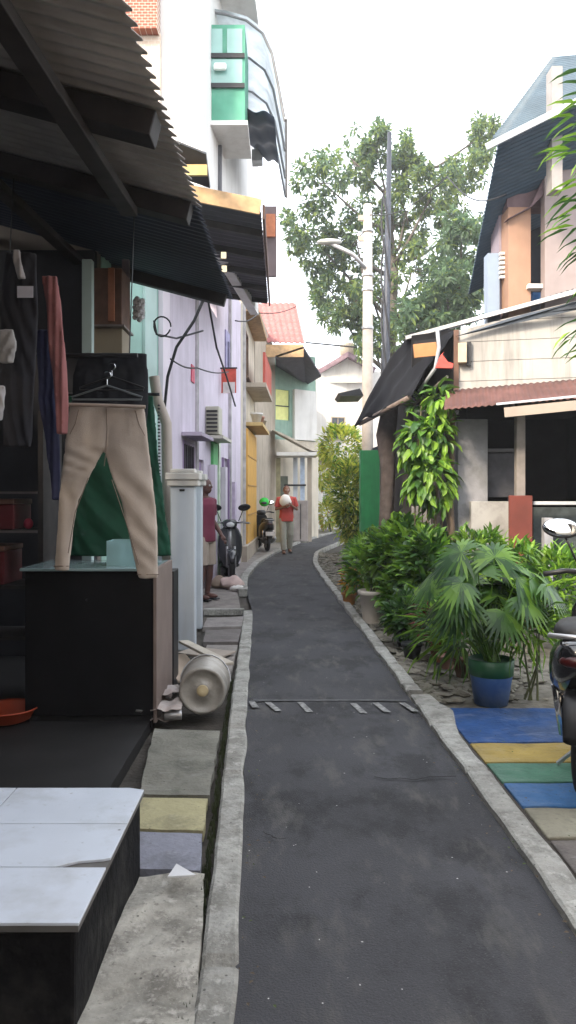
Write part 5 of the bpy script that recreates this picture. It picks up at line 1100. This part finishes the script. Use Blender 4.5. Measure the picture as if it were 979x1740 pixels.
t1, k1, hc1 = person((W(487, 0, 19.2).x, 19.2, 0.0), R(8), 1.70, 'person in a red shirt and khaki trousers walking towards the camera', mat('red_shirt', (.48, .07, .055), .85, .1, 7), mat('khaki', (.34, .33, .27), .9, .1, 7), False, mat('brown_hair', (.12, .045, .03), .8),
    dict(knee=((-.09, -.06, .48), (.10, .02, .49)), ankle=((-.08, -.05, .09), (.10, .16, .12)), elbow=((-.26, .03, 1.12), (.26, .0, 1.12)), wrist=((-.08, -.22, 1.20), (.10, -.22, 1.22))))
q = MB(); q.ball((-.02, -.2, 1.33), (.14, .085, .16), 16, 12); tb1 = q.build('cloth_bundle', mat('bundle_white', (.80, .76, .70), .8, .05), local=True, disp=.03, dsc=7, smooth=True)
tb1.location = t1.location; tag(tb1, 'white bundle of cloth held at the chest of the person in red', 'bundle')
t1b, k2, hc2 = person((W(348, 0, 10.9).x, 10.9, 0.0), R(62), 1.72, 'person in a maroon shirt and beige shorts behind the gate posts', mat('maroon_shirt', (.16, .028, .055), .85, .1, 7), mat('beige_shorts', (.36, .30, .25), .9, .1, 7), True, mat('black_hair', (.03, .018, .015), .7),
    dict(knee=((-.10, -.03, .48), (.10, -.02, .48)), ankle=((-.11, .02, .09), (.11, .03, .09)), elbow=((-.25, .04, 1.12), (.25, .04, 1.12)), wrist=((-.27, -.04, .88), (.25, -.12, .90))), skin_=mat('skin_dark', (.10, .045, .035), .55))
# ---------------------------------------------------------------- scooters
def ringy(y, hw, z0, z1, n=20, p=2.6):
    out = []
    for i in range(n):
        a = 2 * math.pi * i / n; ca, sa = math.cos(a), math.sin(a)
        out.append(Vector((hw * math.copysign(abs(ca) ** (2 / p), ca), y, (z0 + z1) / 2 + (z1 - z0) / 2 * math.copysign(abs(sa) ** (2 / p), sa))))
    return out
def scooter(loc, rz, lab, paintm, helmet=None, plate=True, group='parked scooters'):
    t = thing('scooter', lab, 'scooter', loc, group, rz)
    def tp(mb, n, m, par=t, **k): return mb.build(n, m, par, local=True, **k)
    for y in (0, 1.24):
        q = MB(); R0, r0 = .225, .052; rings = []
        for i in range(36):
            a = 2 * math.pi * i / 36; rings.append([Vector((r0 * .95 * math.cos(b), y + (R0 + r0 * math.sin(b)) * math.cos(a), .277 + (R0 + r0 * math.sin(b)) * math.sin(a))) for b in [2 * math.pi * j / 12 for j in range(12)]])
        q.loft(rings + [rings[0]], cap=False); wh = tp(q, 'wheel', rubber, smooth=True)
        q = MB(); q.lathe([(.03, -.05), (.035, -.03), (.18, -.02), (.185, -.035), (.195, -.035), (.195, .035), (.185, .035), (.18, .02), (.035, .03), (.03, .05)], (0, y, .277), 24, (1, 0, 0)); tp(q, 'rim', metal, wh, smooth=True)
    q = MB(); q.loft([ringy(-.40, .05, .70, .80), ringy(-.34, .10, .62, .82), ringy(-.15, .16, .50, .81), ringy(.1, .18, .42, .78), ringy(.32, .17, .36, .74), ringy(.46, .15, .30, .68), ringy(.54, .12, .26, .50)]); tp(q, 'body', paintm, smooth=True)
    q = MB(); q.loft([ringy(-.30, .07, .80, .86), ringy(-.2, .13, .79, .885), ringy(.0, .145, .77, .88), ringy(.18, .14, .75, .835), ringy(.35, .125, .73, .81), ringy(.46, .08, .70, .77)]); tp(q, 'seat', mat('seat_vinyl', (.014, .014, .015), .55, .2, 30), smooth=True)
    q = MB(); q.loft([ringy(.40, .14, .24, .33), ringy(.6, .17, .24, .32), ringy(.85, .17, .24, .33), ringy(.95, .13, .26, .36)]); tp(q, 'floorboard', black, smooth=True)
    # leg shield
    q = MB(); rows = []
    for z, y, hw in ((.30, .96, .13), (.45, .93, .19), (.62, .90, .21), (.78, .87, .20), (.90, .85, .15), (.97, .84, .09)):
        rows.append([Vector((hw * math.sin(a), y + .06 * math.cos(a) + (.05 if True else 0), z)) for a in [-math.pi / 2 + math.pi * i / 10 for i in range(11)]] + [Vector((hw * .92 * math.sin(a), y + .02 * math.cos(a), z)) for a in [math.pi / 2 - math.pi * i / 10 for i in range(11)]])
    q.loft(rows); tp(q, 'leg_shield', paintm, smooth=True)
    q = MB(); q.loft([ringy(1.28 - .14, .05, .45, .56), ringy(1.24, .075, .54, .60), ringy(1.42, .07, .48, .57), ringy(1.52, .04, .36, .46)]); tp(q, 'front_fender', paintm, smooth=True)
    q = MB(); q.tube([(0.07, 1.24, .28), (.065, 1.1, .62)], .02, 8); q.tube([(-.07, 1.24, .28), (-.065, 1.1, .62)], .02, 8); q.tube([(0, 1.04, .55), (0, .9, 1.02)], .03, 8); tp(q, 'fork', metal, smooth=True)
    q = MB(); q.loft([ringy(.80, .05, .96, 1.03), ringy(.86, .13, .93, 1.07), ringy(.95, .12, .90, 1.08), ringy(1.03, .06, .93, 1.05)]); cw = tp(q, 'handlebar_cowl', paintm, smooth=True)
    q = MB(); q.ball((0, 1.03, .985), (.07, .03, .045), 14, 10); tp(q, 'headlight', mat('lamp_glass', (.6, .62, .62), .1), smooth=True)
    for s in (-1, 1):
        q = MB(); q.tube([(s * .1, .88, 1.01), (s * .22, .85, 1.02), (s * .34, .79, 1.0)], [.014, .016, .017], 8); tp(q, 'handlebar', black, smooth=True)
        q = MB(); q.tube([(s * .15, .91, 1.02), (s * .25, .93, 1.02), (s * .355, .86, 1.0)], [.009, .007, .006], 6); tp(q, 'brake_lever', metal, smooth=True)
        q = MB(); q.tube([(s * .15, .88, 1.04), (s * .20, .87, 1.16), (s * .23, .86, 1.23)], .007, 6); tp(q, 'mirror_stem', black, smooth=True)
        Mr = Matrix.Rotation(R(-26), 3, 'X') @ Matrix.Rotation(R(-s * 10), 3, 'Z')
        q = MB(); q.ball((s * .25, .865, 1.275), (.112, .022, .066), 20, 12, Mr); mi_ = tp(q, 'mirror', black, smooth=True)
        q = MB(); q.ball((s * .25, .8555, 1.280), (.103, .018, .058), 20, 12, Mr); tp(q, 'mirror_glass', mat('mirror', (.9, .92, .92), .03, 0, metal=1), mi_, smooth=True)
    q = MB(); q.ball((0, -.385, .73), (.08, .03, .03), 14, 8); tp(q, 'tail_light', mat('tail_red', (.035, .004, .004), .3), smooth=True)
    q = MB(); q.loft([ringy(-.40, .06, .36, .40), ringy(-.36, .07, .48, .54), ringy(-.2, .07, .56, .62)]); tp(q, 'rear_fender', black, smooth=True)
    if plate: q = MB(); q.box(-.12, .12, -.442, -.436, .43, .53); tp(q, 'number_plate', mat('plate', (.70, .68, .66), .5), bevel=.003)
    q = MB(); q.tube([(.13, .35, .22), (.14, .1, .24), (.15, -.1, .30), (.15, -.3, .36)], [.02, .045, .05, .042], 12); tp(q, 'exhaust', metal, smooth=True)
    q = MB(); q.loft([ringy(-.1, .05, .22, .32), ringy(.15, .12, .18, .36), ringy(.4, .12, .18, .36), ringy(.5, .06, .22, .32)]); tp(q, 'engine', mat('engine_grey', (.10, .10, .10), .5, .2, 12, metal=.5), smooth=True)
    for s in (-1, 1): q = MB(); q.tube([(s * .11, -.02, .3), (s * .13, -.12, .56)], .025, 10); tp(q, 'shock_absorber', chrome, smooth=True)
    q = MB(); q.tube([(.0, .42, .2), (-.2, .38, .01)], .012, 6); tp(q, 'side_stand', metal)
    q = MB(); q.tube([(-.12, -.15, .80), (-.12, -.38, .84), (.12, -.38, .84), (.12, -.15, .80)], .012, 8); tp(q, 'grab_rail', metal, smooth=True)
    return t
shiny = mat('gloss_black', (.008, .008, .010), .18, .1, 4, coat=.6, spec=.5)
scooter((1.47, 3.75, .02), R(-28), 'black scooter parked at the right edge of the lane, seen from behind', shiny, plate=False)
s2 = scooter((-1.12, 14.0, .0), R(188), 'dark grey scooter parked facing the camera against the lilac wall', mat('charcoal_gloss', (.025, .027, .032), .25, .1, 4, coat=.4), plate=False)
s3 = scooter((-.55, 20.2, .0), R(12), 'black scooter with a white plate parked by the ochre wall, green helmet on top', mat('gloss_black2', (.015, .015, .016), .3, .1, 4, coat=.4))
hm = thing('helmet', 'bright green helmet resting on the scooter by the ochre wall', 'helmet', W(449, 860, 20.7)); c = W(449, 853, 20.7)
q = MB(); q.ball(c, (.135, .15, .125), 18, 12); q.build('shell', mat('lime', (.02, .55, .06), .3), hm, smooth=True)
q = MB(); q.ball(c + Vector((0, -.05, -.02)), (.10, .115, .06), 14, 10); q.build('visor', darkglass, hm, smooth=True)
# little heap on the pavement by the second person
for i, (u, v, d, r, mm, lab) in enumerate(((395, 1003, 12.2, .13, mat('bag_pink', (.50, .38, .35), .8), 'pinkish crumpled bag on the pavement near the kerb corner'), (375, 1010, 12.4, .12, mat('bag_tan', (.34, .26, .20), .8), 'tan crumpled bag on the pavement beside the pink one'), (405, 1010, 11.9, .07, white, 'small white bag nearest the kerb on the left pavement'))):
    c = W(u, v, d); q = MB(); q.ball((c.x, d, r * .6), (r * 1.5, r, r * .8), 14, 10); tag(q.build('bag', mm, smooth=True, disp=.05, dsc=9), lab, 'bag', 'bags on the left pavement')
# low hedge of unseen ground behind: distant roofs to close the horizon
for i, (x, y, w_, h_, c) in enumerate(((-6, 40, 7, 5, white), (7.5, 44, 8, 4.5, beige), (14, 30, 6, 4, cream))):
    t = house(['distant white house behind the left row', 'distant beige house beyond the bend', 'distant cream house far right'][i], (x, y, 0)); q = MB(); q.box(x - w_ / 2, x + w_ / 2, y, y + 6, -.05, h_); q.build('wall', c, t); q = MB(); q.prism([Vector((x - w_ / 2 - .3, y - .3, h_ + .003)), Vector((x + w_ / 2 + .3, y - .3, h_ + .003)), Vector((x, y - .3, h_ + 1.6))], (0, 6.6, 0)); q.build('roof', terrac, t)

# unseen houses added beside and behind the viewpoint to shade the near lane
t = house('tall grey rendered house added unseen on the right behind the viewpoint', (3.2, -2.5, 0))
wall_mb((2.35, 2.4), (2.35, -7.5), -.05, 5.2, .2, [(3.0, 4.2, .9, 2.2)]).build('wall', beige, t); wall_mb((2.5, 2.42), (6, 2.42), -.05, 5.2, .2).build('side_wall', beige, t)
framed_window(t, (2.35, 2.4), (2.35, -7.5), 3.0, 4.2, .9, 2.2, brown, darkglass)
q = MB(); q.prism([Vector((1.85, 2.8, 5.2)), Vector((6, 2.8, 6.2)), Vector((6, -7.9, 6.2)), Vector((1.85, -7.9, 5.2))], (0, 0, .06)); q.build('roof', soffit, t)
t = house('cream house added unseen behind the viewpoint, closing the lane', (-2, -9, 0))
wall_mb((2.6, -8.2), (-6, -8.2), -.05, 6.0, .2).build('wall', cream, t)


hz = MB(); hz.box(-60, 60, -20, 70, -1.1, 22)
hm_ = bpy.data.materials.new('haze_air'); hm_.use_nodes = True; n_ = hm_.node_tree.nodes; n_.remove(n_['Principled BSDF'])
pvv = n_.new('ShaderNodeVolumePrincipled'); pvv.inputs['Color'].default_value = (.95, .96, 1, 1); pvv.inputs['Density'].default_value = .0018; pvv.inputs['Anisotropy'].default_value = .2
hm_.node_tree.links.new(pvv.outputs[0], n_['Material Output'].inputs['Volume'])
tag(hz.build('haze', hm_), kind='stuff')
